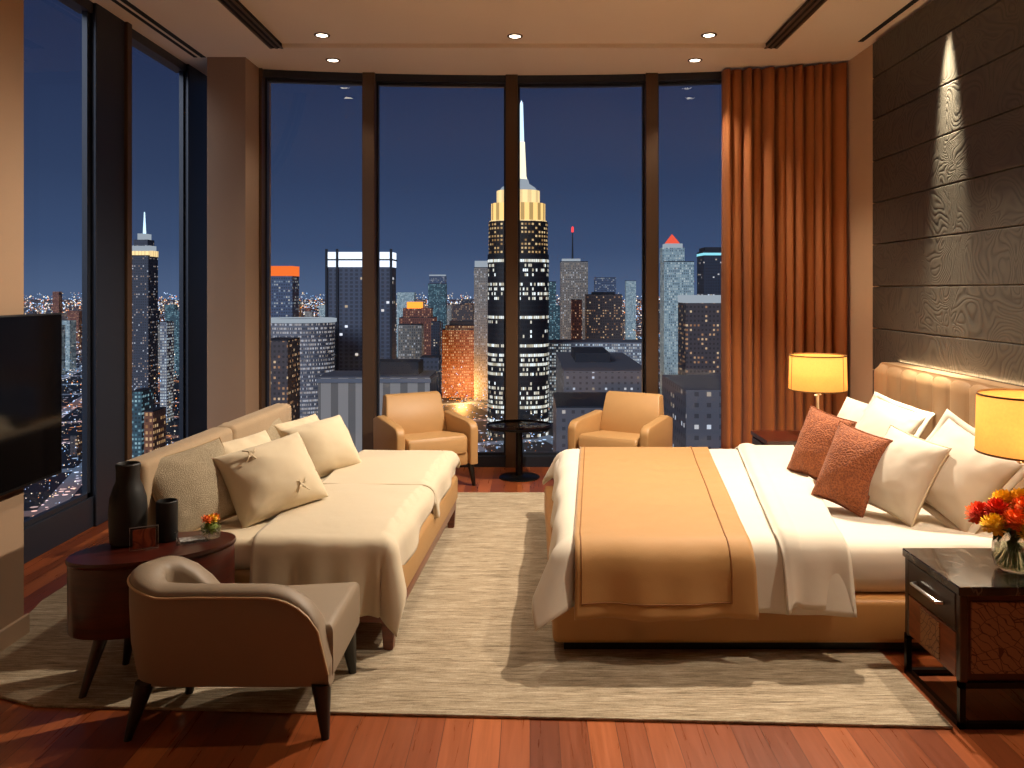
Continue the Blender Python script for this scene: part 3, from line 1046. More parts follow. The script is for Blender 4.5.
bm.faces.new(rings[0]); bm.faces.new(rings[-1][::-1])
shell = obj('backrest', bm, M['taupe'], tub, angle=60)
obj('piping', tube(BM(), outer_edge, .005, 6), M['piping'], shell)
obj('seat', prism(BM(), [(-.25, -.2), (.403, -.2), (.403, .26), (.0, .20), (-.16, .06)], 'z', Z0 + .005, .39, .03, 4), M['taupe'], tub)
for (x, y, dx, dy) in ((-.27, -.21, -.045, -.04), (.365, -.22, .02, -.02), (.36, .22, .02, .02), (-.20, .04, -.03, .03)):
    obj('leg', leg(x, y, Z0 + .01, x + dx, y + dy, .0, .036, .014), M['black'], tub)

# ------------------------------------------------------------------ oval side table and what stands on it
ta = R_(30)
TC = (-1.55, 3.385)
tab = thing('side_table', 'oval dark mahogany side table on splayed legs beside the daybed', 'side table', (TC[0], TC[1], .012), ta)
TT = .54 - .012
obj('body', lathe(BM(), [(0, .235), (.99, .235), (1., .245), (1., TT - .03), (.985, TT - .022)], 64, sx=.315, sy=.18), M['mahog'], tab)
obj('tabletop', lathe(BM(), [(0, TT - .024), (.99, TT - .024), (1.015, TT - .018), (1.02, TT - .009), (1.01, TT), (0, TT)], 64, sx=.315, sy=.18), M['mahog'], tab)
for a in (20, 110, 200, 290):
    c, s = math.cos(R_(a)), math.sin(R_(a))
    obj('leg', leg(.20 * c, .12 * s, .24, .28 * c, .18 * s, 0, .030, .014), M['darkwood'], tab)

TZ = .541
def on_table(px, py):
    Y = (EYE - TZ) * F / (py - CY)
    return ((px - CX) / F * Y, Y, TZ)
o = obj('vase', lathe(BM(), [(0, 0), (.062, 0), (.070, .008), (.073, .06), (.076, .13), (.072, .19), (.058, .235), (.047, .262), (.046, .30), (.049, .33), (.045, .335), (.042, .33), (.040, .30), (.0, .28)], 40), M['ceramic'])
o.location = on_table(128, 543)
tag(o, 'tall matte black bottle-shaped vase on the oval table', 'vase')
o = obj('cup', lathe(BM(), [(0, 0), (.040, 0), (.043, .004), (.043, .165), (.039, .168), (.037, .16), (.037, .02), (0, .02)], 32), M['ceramic'])
o.location = on_table(167, 540)
tag(o, 'short matte black cylinder cup on the oval table', 'cup')
fr = thing('card_frame', 'small clear frame with copper coloured card leaning by the black vase', 'photo frame', on_table(144, 549), R_(28))
obj('clear_block', B(-.052, .052, -.006, .006, 0, .092, .002, 2), M['acrylic'], fr, smooth=False)
obj('card', B(-.042, .042, -.010, -.0065, .008, .084), M['card'], fr, smooth=False)
obj('rim', tube(BM(), [(-.053, -.007, .001), (.053, -.007, .001), (.053, -.007, .093), (-.053, -.007, .093)], .0022, 6, True), M['steel'], fr)
tr = thing('glass_tray', 'small clear acrylic tray with patterned card in front of the short black cup', 'tray', on_table(192, 541), R_(30))
obj('tray_base', B(-.06, .06, -.04, .04, 0, .008, .002, 2), M['acrylic'], tr, smooth=False)
obj('patterned_card', B(-.048, .048, -.03, .03, .0085, .011), swirl_mat('silver_card', rgb(90, 96, 104), rgb(214, 216, 216), 40., 6., .2, .3), tr, smooth=False)
for sx in (-.062, .062):
    obj('tray_side', tube(BM(), [(sx, -.042, .0), (sx, -.042, .034), (sx * .9, 0, .05), (sx, .042, .034), (sx, .042, 0)], .003, 6), M['acrylic'], tr)
fb = thing('flower_bowl', 'tiny glass holder with a green and orange flower ball on the oval table', 'flower bowl', on_table(211, 537), R_(30))
obj('glass_holder', lathe(BM(), [(0, 0), (.034, 0), (.038, .004), (.042, .05), (.039, .05), (.035, .008), (0, .006)], 28), M['glass'], fb)
def ball(c, r_, n, petal, seed, squash=.85, curl=.6):
    rnd = random.Random(seed)
    bm = BM()
    lathe(bm, [(0, -r_ * .7 * squash), (r_ * .5, -r_ * .55 * squash), (r_ * .75, 0), (r_ * .5, r_ * .55 * squash), (0, r_ * .72 * squash)], 10, c)
    for i in range(n):
        z = 1 - 1.75 * (i + .5) / n
        ph = i * 2.39996 + rnd.uniform(-.2, .2)
        rad = math.sqrt(max(0, 1 - z * z))
        nrm = Vector((rad * math.cos(ph), rad * math.sin(ph), z))
        tng = nrm.cross(Vector((0, 0, 1)))
        if tng.length < .01:
            tng = Vector((1, 0, 0))
        tng.normalize()
        up = tng.cross(nrm)
        p = Vector(c) + Vector((nrm.x, nrm.y, nrm.z * squash)) * r_ * .72
        s = petal * rnd.uniform(.8, 1.2)
        tip = nrm * s * .9 + up * s * curl * .5
        v = [bm.verts.new(p - tng * s * .3), bm.verts.new(p + tng * s * .3), bm.verts.new(p + tng * s * .45 + tip * .7), bm.verts.new(p + tip * 1.15), bm.verts.new(p - tng * s * .45 + tip * .7)]
        bm.faces.new(v)
    return bm
MF = {k: plain('petal_' + k, c, .6, var=.25, bscale=40) for k, c in dict(red=rgb(226, 62, 24), orange=rgb(242, 116, 30), yellow=rgb(250, 204, 50), rust=rgb(180, 40, 20), leafgreen=rgb(58, 84, 24), stem=rgb(84, 104, 40)).items()}
obj('moss_ball', ball((0, 0, .042), .040, 60, .012, 4), plain('moss_green', rgb(110, 128, 36), .7, var=.3, bscale=60), fb)
for k, (x, y, c) in enumerate([(-.012, -.01, 'orange'), (.014, -.004, 'yellow'), (0, .014, 'yellow'), (-.02, .012, 'orange'), (.02, .014, 'orange')]):
    obj('flower', ball((x, y, .076), .017, 26, .010, 10 + k), MF[c], fb)

# ------------------------------------------------------------------ armchairs by the window
def make_armchair(label, loc, rz):
    t = thing('armchair', label, 'armchair', loc, rz, 'tan armchairs by the window')
    def armpoly():
        P = [(.31, .19), (.33, .56)]
        P += [(.20, .60), (-.18, .565)]
        cx, cz, rr = -.245, .485, .078
        for i in range(7):
            a = PI / 2 - .15 + (PI / 2 + .15) * i / 6
            P.append((cx + rr * 1.1 * math.cos(a), cz + rr * math.sin(a)))
        P += [(-.325, .19)]
        return P
    for s in (-1, 1):
        bm = BM()
        prism(bm, armpoly(), 'x', s * .305, s * .385, .016, 3)
        for v in bm.verts:               # arms splay a little toward the front
            v.co.x += s * .03 * (.2 - v.co.y) - s * .02
        obj('armrest', bm, M['tan'], t, angle=50)
    bm = BM()
    prism(bm, [(.13, .40), (.23, .755), (.28, .775), (.335, .76), (.33, .20), (.22, .20)], 'x', -.30, .30, .014, 3)
    for v in bm.verts:
        v.co.x *= 1 - .12 * max(0, (v.co.z - .4)) / .37
    obj('backrest', bm, M['tan'], t, angle=50)
    bm = BM()
    prism(bm, [(.20, .30), (.20, .42), (-.25, .455), (-.315, .45), (-.335, .42), (-.33, .30)], 'x', -.275, .275, .02, 3)
    obj('seat', bm, M['tan'], t, angle=50)
    obj('seat_base', B(-.285, .285, -.315, .25, .19, .305, .015, 2), M['tan'], t)
    for x, y in ((-.32, -.29), (.32, -.29), (-.28, .29), (.28, .29)):
        obj('leg', leg(x, y, .2, x * 1.08, y * 1.06, 0, .03, .016), M['black'], t)
    return t
ch1 = make_armchair('tan leather armchair by the window behind the daybed', (-.88, 6.80, 0.), R_(30))
ch1.scale = (.93, .93, .93)
ch2 = copy_tree(ch1)
ch2.location = (.765, 6.82, 0.); ch2.rotation_euler = (0, 0, R_(-30))
ch2['label'] = 'tan leather armchair by the window behind the big bed'

# round pedestal table
pt_ = thing('pedestal_table', 'small round smoked glass table on black pedestal between the two tan armchairs', 'table', (-.092, 7.0, 0))
obj('tabletop', lathe(BM(), [(0, .432), (.275, .432), (.282, .436), (.282, .446), (.275, .45), (0, .45)], 48), M['smoke'], pt_)
obj('tabletop_rim', lathe(BM(), [(.278, .430), (.286, .432), (.286, .450), (.278, .452)], 48), M['blackmetal'], pt_)
obj('pole', lathe(BM(), [(.032, .02), (.030, .04), (.030, .41), (.05, .43), (0, .431)], 24), M['blackmetal'], pt_)
obj('base', lathe(BM(), [(0, 0), (.172, 0), (.175, .006), (.165, .014), (.06, .022), (0, .024)], 40), M['blackmetal'], pt_)

# ------------------------------------------------------------------ bedside tables
def sled(parent, x0, x1, y0, y1, zt):
    bm = BM()
    w = .022
    for x in (x0, x1 - w):
        for y in (y0, y1 - w):
            box(bm, x, x + w, y, y + w, 0, zt)
        box(bm, x, x + w, y0, y1, 0, w)
    for y in (y0, y1 - w):
        box(bm, x0, x1, y, y + w, 0, w)
        box(bm, x0, x1, y, y + w, zt - w, zt)
    obj('base_frame', bm, M['blackmetal'], parent, smooth=False)
NX0, NX1, NY0, NY1 = 1.565, 2.47, 2.985, 3.43
nst = thing('nightstand', 'dark bedside cabinet with black marble top and leaf-patterned side, holding flowers', 'nightstand', (NX0, NY0, .0))
w_, d_ = NX1 - NX0, NY1 - NY0
sled(nst, 0, w_, 0, d_, .17)
obj('cabinet_body', B(.012, w_ - .01, .012, d_ - .012, .165, .485, .004, 2), M['mahog'], nst, smooth=False)
obj('tabletop', B(-.006, w_, -.006, d_ + .006, .487, .52, .004, 2), M['marble'], nst, smooth=False)
for y in (0.002, d_ - .032):
    obj('corner_post', B(.002, .032, y, y + .03, .165, .487, .003, 1), M['darkwood'], nst, smooth=False)
dr = obj('drawer', B(.0, .014, .036, d_ - .036, .345, .480, .003, 2), M['darkwood'], nst, smooth=False)
hd = BM()
tube(hd, [(-.002, .12, .415), (-.022, .125, .415), (-.024, .225, .415), (-.024, .325, .415), (-.002, .33, .415)], .007, 8)
obj('handle', hd, M['steel'], dr)
dd = obj('door', B(.002, .014, .036, d_ - .036, .175, .338, .003, 2), M['copperwood'], nst, smooth=False)
obj('inlay', B(-.002, .004, .15, .30, .185, .328, .001, 1), M['leaf'], dd, smooth=False)
obj('side_panel', B(.045, w_ - .04, .004, .016, .20, .462, .003, 2), M['leaf'], nst, smooth=False)

FX0, FX1, FY0, FY1 = 1.68, 2.44, 5.80, 6.22
nst2 = thing('nightstand', 'glossy mahogany bedside table under the lamp by the curtain', 'nightstand', (FX0, FY0, .012))
w2, d2 = FX1 - FX0, FY1 - FY0
sled(nst2, 0, w2, 0, d2, .17)
obj('cabinet_body', B(.01, w2 - .01, .01, d2 - .01, .165, .49, .004, 2), M['mahog'], nst2, smooth=False)
obj('tabletop', B(-.005, w2, -.005, d2 + .005, .492, .522, .004, 2), M['mahog'], nst2, smooth=False)
dr = obj('drawer', B(-.004, .012, .03, d2 - .03, .34, .48, .003, 2), M['darkwood'], nst2, smooth=False)
obj('handle', tube(BM(), [(-.002, .12, .41), (-.022, .13, .41), (-.022, .29, .41), (-.002, .30, .41)], .006, 8), M['steel'], dr)

def table_lamp(label, loc, zt, zb, r_, rz=0.):
    t = thing('table_lamp', label, 'lamp', loc, rz, 'bedside lamps')
    b0, t0 = zb - loc[2], zt - loc[2]
    sh = obj('lamp_shade', lathe(BM(), [(r_ * 1.0, b0), (r_ * .97, t0)], 48), M['shade'], t)
    solidify(sh, .003, 0)
    for zz_, rr in ((b0, r_), (t0, r_ * .97)):
        bm = BM()
        lathe(bm, [(rr - .002, zz_ - .004), (rr + .003, zz_ - .004), (rr + .003, zz_ + .004), (rr - .002, zz_ + .004), (rr - .002, zz_ - .004)], 48)
        obj('shade_binding', bm, M['shade_trim'], sh)
    for a in (R_(262), R_(20), R_(140)):
        bm = BM()
        c, s = math.cos(a), math.sin(a)
        tube(bm, [((r_ + .001) * c, (r_ + .001) * s, b0), ((r_ * .97 + .001) * c, (r_ * .97 + .001) * s, t0)], .0028, 6)
        obj('shade_seam', bm, M['shade_trim'], sh)
    obj('base', lathe(BM(), [(0, 0), (.075, 0), (.078, .006), (.07, .016), (.02, .024), (.0, .025)], 32), M['cream_metal'], t)
    obj('stem', lathe(BM(), [(.011, .02), (.011, b0 - .03), (.016, b0 - .025), (.016, b0 - .012), (.011, b0), (.011, b0 + .06), (0, b0 + .062)], 16), M['cream_metal'], t)
    bm = BM()
    tube(bm, [(-.04, 0, b0 - .04), (.04, 0, b0 - .04)], .006, 8)
    lathe(bm, [(0, -.012), (.012, 0), (0, .012)], 8, (-.042, 0, b0 - .04)); lathe(bm, [(0, -.012), (.012, 0), (0, .012)], 8, (.042, 0, b0 - .04))
    obj('switch', bm, M['cream_metal'], t)
    obj('bulb', lathe(BM(), [(0, b0 + .06), (.014, b0 + .065), (.018, b0 + .09), (.03, b0 + .12), (.03, b0 + .145), (.0, b0 + .17)], 16), M['bulb'], t)
    bm = BM()
    for k in range(3):
        a = k * 2 * PI / 3
        tube(bm, [(0, 0, b0 + .02), ((r_ - .002) * math.cos(a), (r_ - .002) * math.sin(a), b0 + .004)], .002, 5)
    obj('shade_ring', bm, M['steel'], t)
    L = bpy.data.lights.new('lamp_light', 'POINT')
    L.energy = 6.; L.color = (1., .62, .28); L.shadow_soft_size = .05
    lo = bpy.data.objects.new('lamp_light', L)
    COL.objects.link(lo); lo.parent = t; lo.location = (0, 0, (b0 + t0) / 2 + .03)
    return t
table_lamp('bedside lamp with glowing drum shade in front of the curtain', (2.105, 6.0, .535), 1.122, .872, .203, R_(48))
table_lamp('bedside lamp with glowing drum shade above the flowers', (2.04, 3.335, .521), 1.172, .938, .203, R_(-24))

# ------------------------------------------------------------------ flowers
VX, VY, VZ = PX(1016, 571, 3.16).x, 3.16, .521
fl = thing('flower_vase', 'round glass vase of red, orange and yellow flowers on the marble-topped bedside cabinet', 'flowers', (VX, VY, VZ))
obj('vase', lathe(BM(), [(0, 0), (.055, 0), (.072, .01), (.084, .05), (.082, .10), (.070, .14), (.066, .16), (.070, .175), (.066, .175), (.062, .16), (.066, .14), (.078, .10), (.080, .05), (.068, .014), (.0, .010)], 40), M['glass'], fl)
obj('water', lathe(BM(), [(0, .012), (.066, .016), (.077, .05), (.075, .09), (0, .09)], 32), glass_mat('vase_water', (.86, .92, .80, 1)), fl)
rnd = random.Random(5)
heads = []
for i in range(17):
    a = i * 2.39996
    rad = .14 * math.sqrt((i + .3) / 17)
    heads.append((rad * 1.15 * math.cos(a), rad * math.sin(a), .275 - .75 * rad + rnd.uniform(-.012, .02)))
cols = ['yellow', 'yellow', 'orange', 'yellow', 'red', 'yellow', 'orange', 'orange', 'red', 'red', 'orange', 'red', 'yellow', 'red', 'orange', 'yellow', 'red']
st = BM()
for i, (x, y, z) in enumerate(heads):
    obj('flower', ball((x, y, z), .046 + rnd.uniform(-.005, .007), 100, .019, 50 + i), MF[cols[i]], fl)
    tube(st, [(x, y, z - .02), (x * .5, y * .5, .17), (-x * .25, -y * .25, .08), (-x * .45, -y * .45, .02)], .0028, 6)
obj('stems', st, MF['stem'], fl)
lv = BM()
for i in range(46):
    a = rnd.uniform(0, 2 * PI); rad = rnd.uniform(.06, .15)
    p = Vector((rad * .6 * math.cos(a), rad * .6 * math.sin(a), rnd.uniform(.14, .20)))
    tip = Vector((rad * math.cos(a), rad * math.sin(a), p.z + rnd.uniform(-.06, .03)))
    d_v = tip - p
    sd = d_v.cross(Vector((0, 0, 1))).normalized() * .014
    md = (p + tip) / 2 + Vector((0, 0, .01))
    v = [lv.verts.new(q) for q in (p, md + sd, tip, md - sd)]
    lv.faces.new(v)
obj('foliage', lv, MF['leafgreen'], fl)

# ------------------------------------------------------------------ curtain
cn = 12
def cur_fn(a, b):
    x = 1.68 + .985 * a
    y = 7.17 - .22 * a ** 1.6
    ph = a * cn * 2 * PI + 1.3 * math.sin(a * 9) + .9 * math.sin(a * 23)
    A = .075 * (.75 + .35 * math.sin(a * 31 + 1)) * (.85 + .3 * b)
    w = math.sin(ph)
    w = math.copysign(abs(w) ** .8, w)
    y += A * w + .012 * ns(a * 14, b * 2.2)
    x += .014 * math.cos(ph) + .006 * ns(a * 9, b * 3, 4)
    return (x, y, .015 + (H - .02 - .015) * (1 - b))
cu = obj('curtain', grid_surface(cur_fn, 340, 14), M['curtain'], None, angle=180)
solidify(cu, .004, 0)
tag(cu, 'floor-length copper brown pleated curtain drawn to the side of the far window', 'curtain')

# ------------------------------------------------------------------ TV
tv = thing('tv', 'black flat-screen television on the pillar edge by the window wall', 'television', (-2.30, 3.33, .0))
obj('screen_frame', B(0, .036, -.64, .64, .715, 1.49, .006, 2), M['black'], tv, smooth=False)
obj('screen', B(.0355, .038, -.63, .63, .73, 1.482), M['screen'], tv, smooth=False)
obj('wall_mount', B(-.04, .0, -.2, .2, .95, 1.25, .004, 1), M['blackmetal'], tv, smooth=False)

# ------------------------------------------------------------------ night city
GZ = -160.
gb = BM()
gb.faces.new([gb.verts.new(p) for p in ((-9000, 60, GZ), (9000, 60, GZ), (9000, 14000, GZ), (-9000, 14000, GZ))])
struct('ground', gb, ground_mat(), smooth=False)

W1, W2, W3, W4 = rgb(255, 214, 150), rgb(226, 236, 250), rgb(255, 150, 70), rgb(140, 215, 235)
FC = dict(
    tower=facade('tower_windows', rgb(34, 35, 42), 1.9, 5.2, .38, rgb(255, 236, 196), rgb(230, 240, 240), 1.5, .82, .60, .8, R=34.),
    towertop=facade('tower_upper_windows', rgb(46, 36, 30), 3.4, 4.4, .75, rgb(255, 190, 110), rgb(255, 220, 160), .9, .55, .5, .15, R=31.),
    darkglass=facade('dark_glass_windows', rgb(48, 56, 74), 3., 3.6, .12, W1, W2, 1.1, .6, .45, .2),
    slatglass=facade('slatted_dark_windows', rgb(84, 92, 112), 5.2, 4., .07, W1, W2, 1.3, .55, .6, .12),
    blue=facade('blue_office_windows', rgb(84, 100, 130), 2.6, 3.4, .36, rgb(170, 205, 235), rgb(235, 225, 200), .6, .6, .5, .25),
    pale=facade('pale_stone_windows', rgb(150, 146, 140), 2.6, 3.4, .42, W1, W2, .6, .5, .5, .1),
    warm=facade('warm_brick_windows', rgb(150, 92, 62), 2.8, 4.2, .62, rgb(255, 180, 100), rgb(255, 214, 160), .75, .55, .5, .2),
    red=facade('red_brick_windows', rgb(128, 74, 62), 2.8, 3.6, .42, rgb(255, 150, 90), rgb(255, 205, 160), .65, .5, .5, .2),
    white=facade('bright_office_windows', rgb(140, 146, 158), 2.6, 3.6, .75, rgb(255, 240, 214), rgb(214, 236, 246), .75, .62, .55, .2),
    ghost=facade('floodlit_pale_windows', rgb(170, 194, 200), 2.6, 3.6, .66, rgb(206, 236, 236), rgb(236, 236, 220), .6, .55, .6, .15),
    teal=facade('teal_office_windows', rgb(60, 96, 108), 2.6, 3.2, .5, W4, rgb(200, 236, 240), .6, .6, .5, .3),
    dim=facade('dim_block_windows', rgb(70, 76, 92), 3., 3.6, .24, rgb(255, 190, 120), W2, .7, .5, .45, .2),
    dimwarm=facade('dim_warm_windows', rgb(86, 76, 78), 3., 3.6, .36, rgb(255, 170, 100), rgb(255, 220, 170), .7, .5, .45, .25),
    hand=facade('round_white_windows', rgb(130, 132, 142), 1.8, 3.6, .62, rgb(255, 230, 200), rgb(236, 240, 250), .75, .6, .5, .35, R=60.),
    stone=facade('stone_office_windows', rgb(178, 168, 158), 11., 400., .0, W1, W2, .5, .42, .975),
    roofy=facade('roof_parapet_windows', rgb(104, 102, 108), 5., 4.4, .20, W1, W2, .8, .35, .4, .1),
)
RF = dict(
    dark=plain('roof_dark', rgb(40, 44, 54), .8, var=.2, bscale=.4), blue=plain('roof_blue_grey', rgb(104, 104, 112), .8, var=.2, bscale=.3),
    grey=plain('roof_grey', rgb(120, 124, 134), .8, var=.15, bscale=.3),
    whiteglow=emis('white_crown_light', rgb(236, 244, 255), 1.5, False), orangeglow=emis('orange_crown_light', rgb(255, 118, 50), 1.1, False),
    redglow=emis('red_beacon', rgb(255, 70, 70), 1.6, False), cyanglow=emis('cyan_band_light', rgb(150, 230, 240), 1.1, False),
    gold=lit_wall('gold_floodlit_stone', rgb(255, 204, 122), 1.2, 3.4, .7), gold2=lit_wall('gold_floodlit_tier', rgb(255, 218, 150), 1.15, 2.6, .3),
    spire=emis('spire_white', rgb(255, 240, 200), 1.5, False), mast=emis('mast_white', rgb(206, 236, 250), 1.6, False),
    flare=emis('street_glare', rgb(255, 140, 50), 2.2, False), softwhite=emis('parapet_light', rgb(214, 224, 232), .55, False),
    redroof=emis('red_roof_light', rgb(255, 96, 70), 1.0, False), street=emis('street_white', rgb(200, 220, 236), .55, False),
)
G0 = GZ
def span(x0, x1, D, dep):
    X0 = (x0 - CX) / F * (D if x0 < CX else D + dep)
    X1 = (x1 - CX) / F * (D if x1 > CX else D + dep)
    return X0, X1
def zof(y, D):
    return EYE + (CY - y) / F * D
def building(label, x0, x1, ytop, D, fac, dep=None, roof='dark', group=None, name='office_tower', tiers=(), cap=None, capm=None, box_roof=True, rz=0.):
    """a block whose silhouette spans x0..x1 (image columns) at distance D; tiers: (x0,x1,ytop)"""
    dep = dep or (x1 - x0) / F * D * .6
    X0, X1 = span(x0, x1, D, dep)
    if X1 - X0 < 6:
        X0, X1 = (X0 + X1) / 2 - 4, (X0 + X1) / 2 + 4
    cx = (X0 + X1) / 2
    hw = (X1 - X0) / 2
    h = zof(ytop, D) - G0
    t = thing(name, label, 'building', (cx, D + dep / 2, G0), rz, group)
    obj('body', B(-hw, hw, -dep / 2, dep / 2, 0, h), FC[fac], t, smooth=False)
    base = h
    if box_roof:
        obj('roof', B(-hw, hw, -dep / 2, dep / 2, h, h + max(.8, h * .006)), RF[roof], t, smooth=False)
    for (a, b, yt, fm) in tiers:
        A0, A1 = (a - CX) / F * (D + dep / 2) - cx, (b - CX) / F * (D + dep / 2) - cx
        zt = zof(yt, D + dep / 2) - G0
        mat = FC.get(fm) or RF[fm]
        obj('setback', B(A0, A1, -dep * .35, dep * .35, base - .5, zt), mat, t, smooth=False)
        base = zt
    return t, h, hw, dep, base

# --- the great tower
D = 900.
tw = thing('skyscraper', 'tallest black skyscraper with gold floodlit crown and white spire', 'building', PX(518.3, 290, D + 33) * 1, 0)
tw.location.z = G0
def se_ring(r_, n=48, p=3.2):
    out = []
    for i in range(n):
        a = 2 * PI * i / n
        c, s = math.cos(a), math.sin(a)
        q = (abs(c) ** p + abs(s) ** p) ** (-1 / p)
        out.append((r_ * q * c, r_ * q * s))
    return out
def se_prism(r_, z0, z1, p=3.2):
    return prism(BM(), se_ring(r_, 48, p), 'z', z0, z1)
D0 = D + 33
hz = lambda y: zof(y, D0) - G0
sw = lambda px: px / F * D0 / 2
obj('shaft', se_prism(sw(61), 0, hz(255), 3.0), FC['tower'], tw, angle=30)
obj('upper_shaft', se_prism(sw(59), hz(255), hz(223), 3.0), FC['towertop'], tw, angle=30)
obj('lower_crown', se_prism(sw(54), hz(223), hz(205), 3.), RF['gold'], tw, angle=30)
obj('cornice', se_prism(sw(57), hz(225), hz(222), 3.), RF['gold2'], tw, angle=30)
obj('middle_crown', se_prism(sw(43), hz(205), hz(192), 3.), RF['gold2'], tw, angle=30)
obj('upper_crown', lathe(BM(), [(sw(40), hz(192)), (sw(34), hz(188)), (sw(22), hz(184)), (sw(20), hz(180)), (0, hz(180))], 32), RF['softwhite'], tw)
obj('spire', lathe(BM(), [(sw(13), hz(181)), (sw(10), hz(176)), (sw(7), hz(142)), (0, hz(141))], 16), RF['spire'], tw).location.x = sw(6)
obj('mast', lathe(BM(), [(sw(5.2), hz(142)), (sw(3.), hz(104)), (0, hz(100))], 12), RF['mast'], tw).location.x = sw(6.4)

def crown_glow(t, hw, dep, z0, z1, mat, name='crown', grow=.3):
    return obj(name, B(-hw - grow, hw + grow, -dep / 2 - grow, dep / 2 + grow, z0, z1), RF[mat], t, smooth=False)

# --- dark tower with white light crown
t, h, hw, dep, b = building('dark office tower topped by a bright white light band', 327, 396, 267, 820., 'slatglass', 26.)
crown_glow(t, hw, dep, h, h + 6.5, 'whiteglow'); crown_glow(t, hw, dep, h + 6.5, h + 8, 'dark', 'crown_rib', 1.)
crown_glow(t, hw, dep, h + 8, h + 15, 'whiteglow')
bm = BM()
for q in (-hw * .68, hw * .55, hw * .98, -hw * 1.01):
    box(bm, q - 1.2, q + 1.2, -dep / 2 - 1.5, -dep / 2 + .3, 0, h + 18)
obj('fins', bm, RF['dark'], t, smooth=False)
# --- orange crowned block
t, h, hw, dep, b = building('grey tower with an orange glowing top, next to the corner column', 262, 299, 276, 900., 'blue', 26.)
crown_glow(t, hw, dep, h, h + 11, 'orangeglow')
# --- round white block
rw = thing('office_block', 'low round office block with pale rim and white lit facade', 'building', (PX(292, 0, 740).x, 760, G0))
hh = zof(321, 720) - G0
obj('body', lathe(BM(), [(37, 0), (37, hh), (0, hh)], 48, sx=.9, sy=.7), FC['hand'], rw, angle=30)
obj('roof_rim', lathe(BM(), [(38, hh - 2.5), (39, hh - 2), (39, hh + 1), (37, hh + 1.3)], 48, sx=.9, sy=.7), RF['softwhite'], rw)
building('bright white lit office slab behind the round block', 299, 329, 322, 800., 'white', 18., 'grey', name='office_block')
building('dark low block with orange windows by the corner column', 262, 300, 341, 560., 'dimwarm', 30., name='office_block')
# --- stone hall in front
t, h, hw, dep, b = building('grey stone office hall with tall window bays in front of the white-crowned tower', 318, 437, 378, 520., 'stone', 40., 'blue', name='stone_office_hall')
obj('parapet', B(-hw - .8, hw + .8, -dep / 2 - .8, dep / 2 + .8, h - 3, h - .5), RF['grey'], t, smooth=False)
obj('roof_house', B(-hw * .1, hw * .75, -dep * .2, dep * .4, h, h + 9), RF['dark'], t, smooth=False)
building('plain brown slab beside the stone office hall', 420, 441, 358, 600., 'dim', 16., name='office_block')
# --- centre left group
t, h, hw, dep, b = building('blue lit tower with pale crown on the skyline', 428, 447, 284, 1900., 'teal', 30., tiers=((430, 446, 276, 'blue'),))
crown_glow(t, hw * .9, dep * .7, b, b + 3, 'softwhite', 'crown', 0)
building('stepped red brick block with bright rooftop lights', 399, 437, 318, 1150., 'red', 30., tiers=((404, 432, 308, 'red'), (408, 422, 302, 'flare')), name='stepped_block')
building('wide grey block with rows of small lights below the stepped brick block', 398, 424, 325, 1000., 'pale', 22., name='office_block')
t, h, hw, dep, b = building('warm orange lit office block above the street glare', 442, 484, 330, 1230., 'warm', 34., tiers=((446, 481, 325, 'warm'), (450, 478, 321, 'dark')), name='office_block')
building('pale slim tower standing just behind the tallest skyscraper', 474, 492, 268, 1200., 'pale', 22., tiers=((475, 490, 261, 'softwhite'),))
building('brown mid-rise tower behind the warm orange block', 453, 474, 305, 1500., 'dimwarm', 30.)
building('dark slim block between the red brick and orange blocks', 431, 441, 322, 1100., 'darkglass', 15., name='office_block')
# --- right of the tower
t, h, hw, dep, b = building('tall grey slab tower carrying a red beacon antenna', 560, 588, 262, 1250., 'pale', 34., tiers=((562, 580, 259, 'softwhite'),))
obj('antenna', leg(-2, 0, h + 4, -2, 0, h + 50, 1.6, .6), RF['dark'], t)
obj('beacon', lathe(BM(), [(0, h + 46), (1.8, h + 47), (1.8, h + 54), (0, h + 56)], 10, (-2, 0, 0)), RF['redglow'], t)
building('square dark block with warm windows in front of the antenna tower', 585, 622, 295, 1100., 'dimwarm', 34., tiers=((592, 614, 292, 'dark'),), name='office_block')
building('dark blue tower rising behind the square dark block', 594, 616, 278, 1600., 'blue', 30.)
building('slim pale tower on the skyline beside the dark blue tower', 625, 636, 281, 2000., 'ghost', 22.)
building('narrow teal tower hugging the edge of the tallest skyscraper', 546, 556, 282, 1300., 'teal', 15.)
building('reddish slim tower beside the antenna tower', 571, 582, 300, 1100., 'red', 14.)
# --- wide low roofs
t, h, hw, dep, b = building('wide low block with a string of white lights along its roof edge', 546, 646, 343, 1000., 'white', 60., 'blue', name='low_block')
t, h, hw, dep, b = building('broad flat-roofed dark block below the string of lights', 556, 650, 372, 640., 'roofy', 190., 'blue', name='low_block')
obj('roof_lights', B(-hw * .2, hw * .7, dep * .42, dep * .45, h + 3, h + 5), RF['softwhite'], t, smooth=False)
obj('roof_house', B(-hw * .6, hw * .3, -dep * .1, dep * .3, h, h + 9), RF['dark'], t, smooth=False)
building('dark blue near block behind the armchair at the big bed', 553, 650, 408, 430., 'roofy', 60., 'dark', name='low_block')
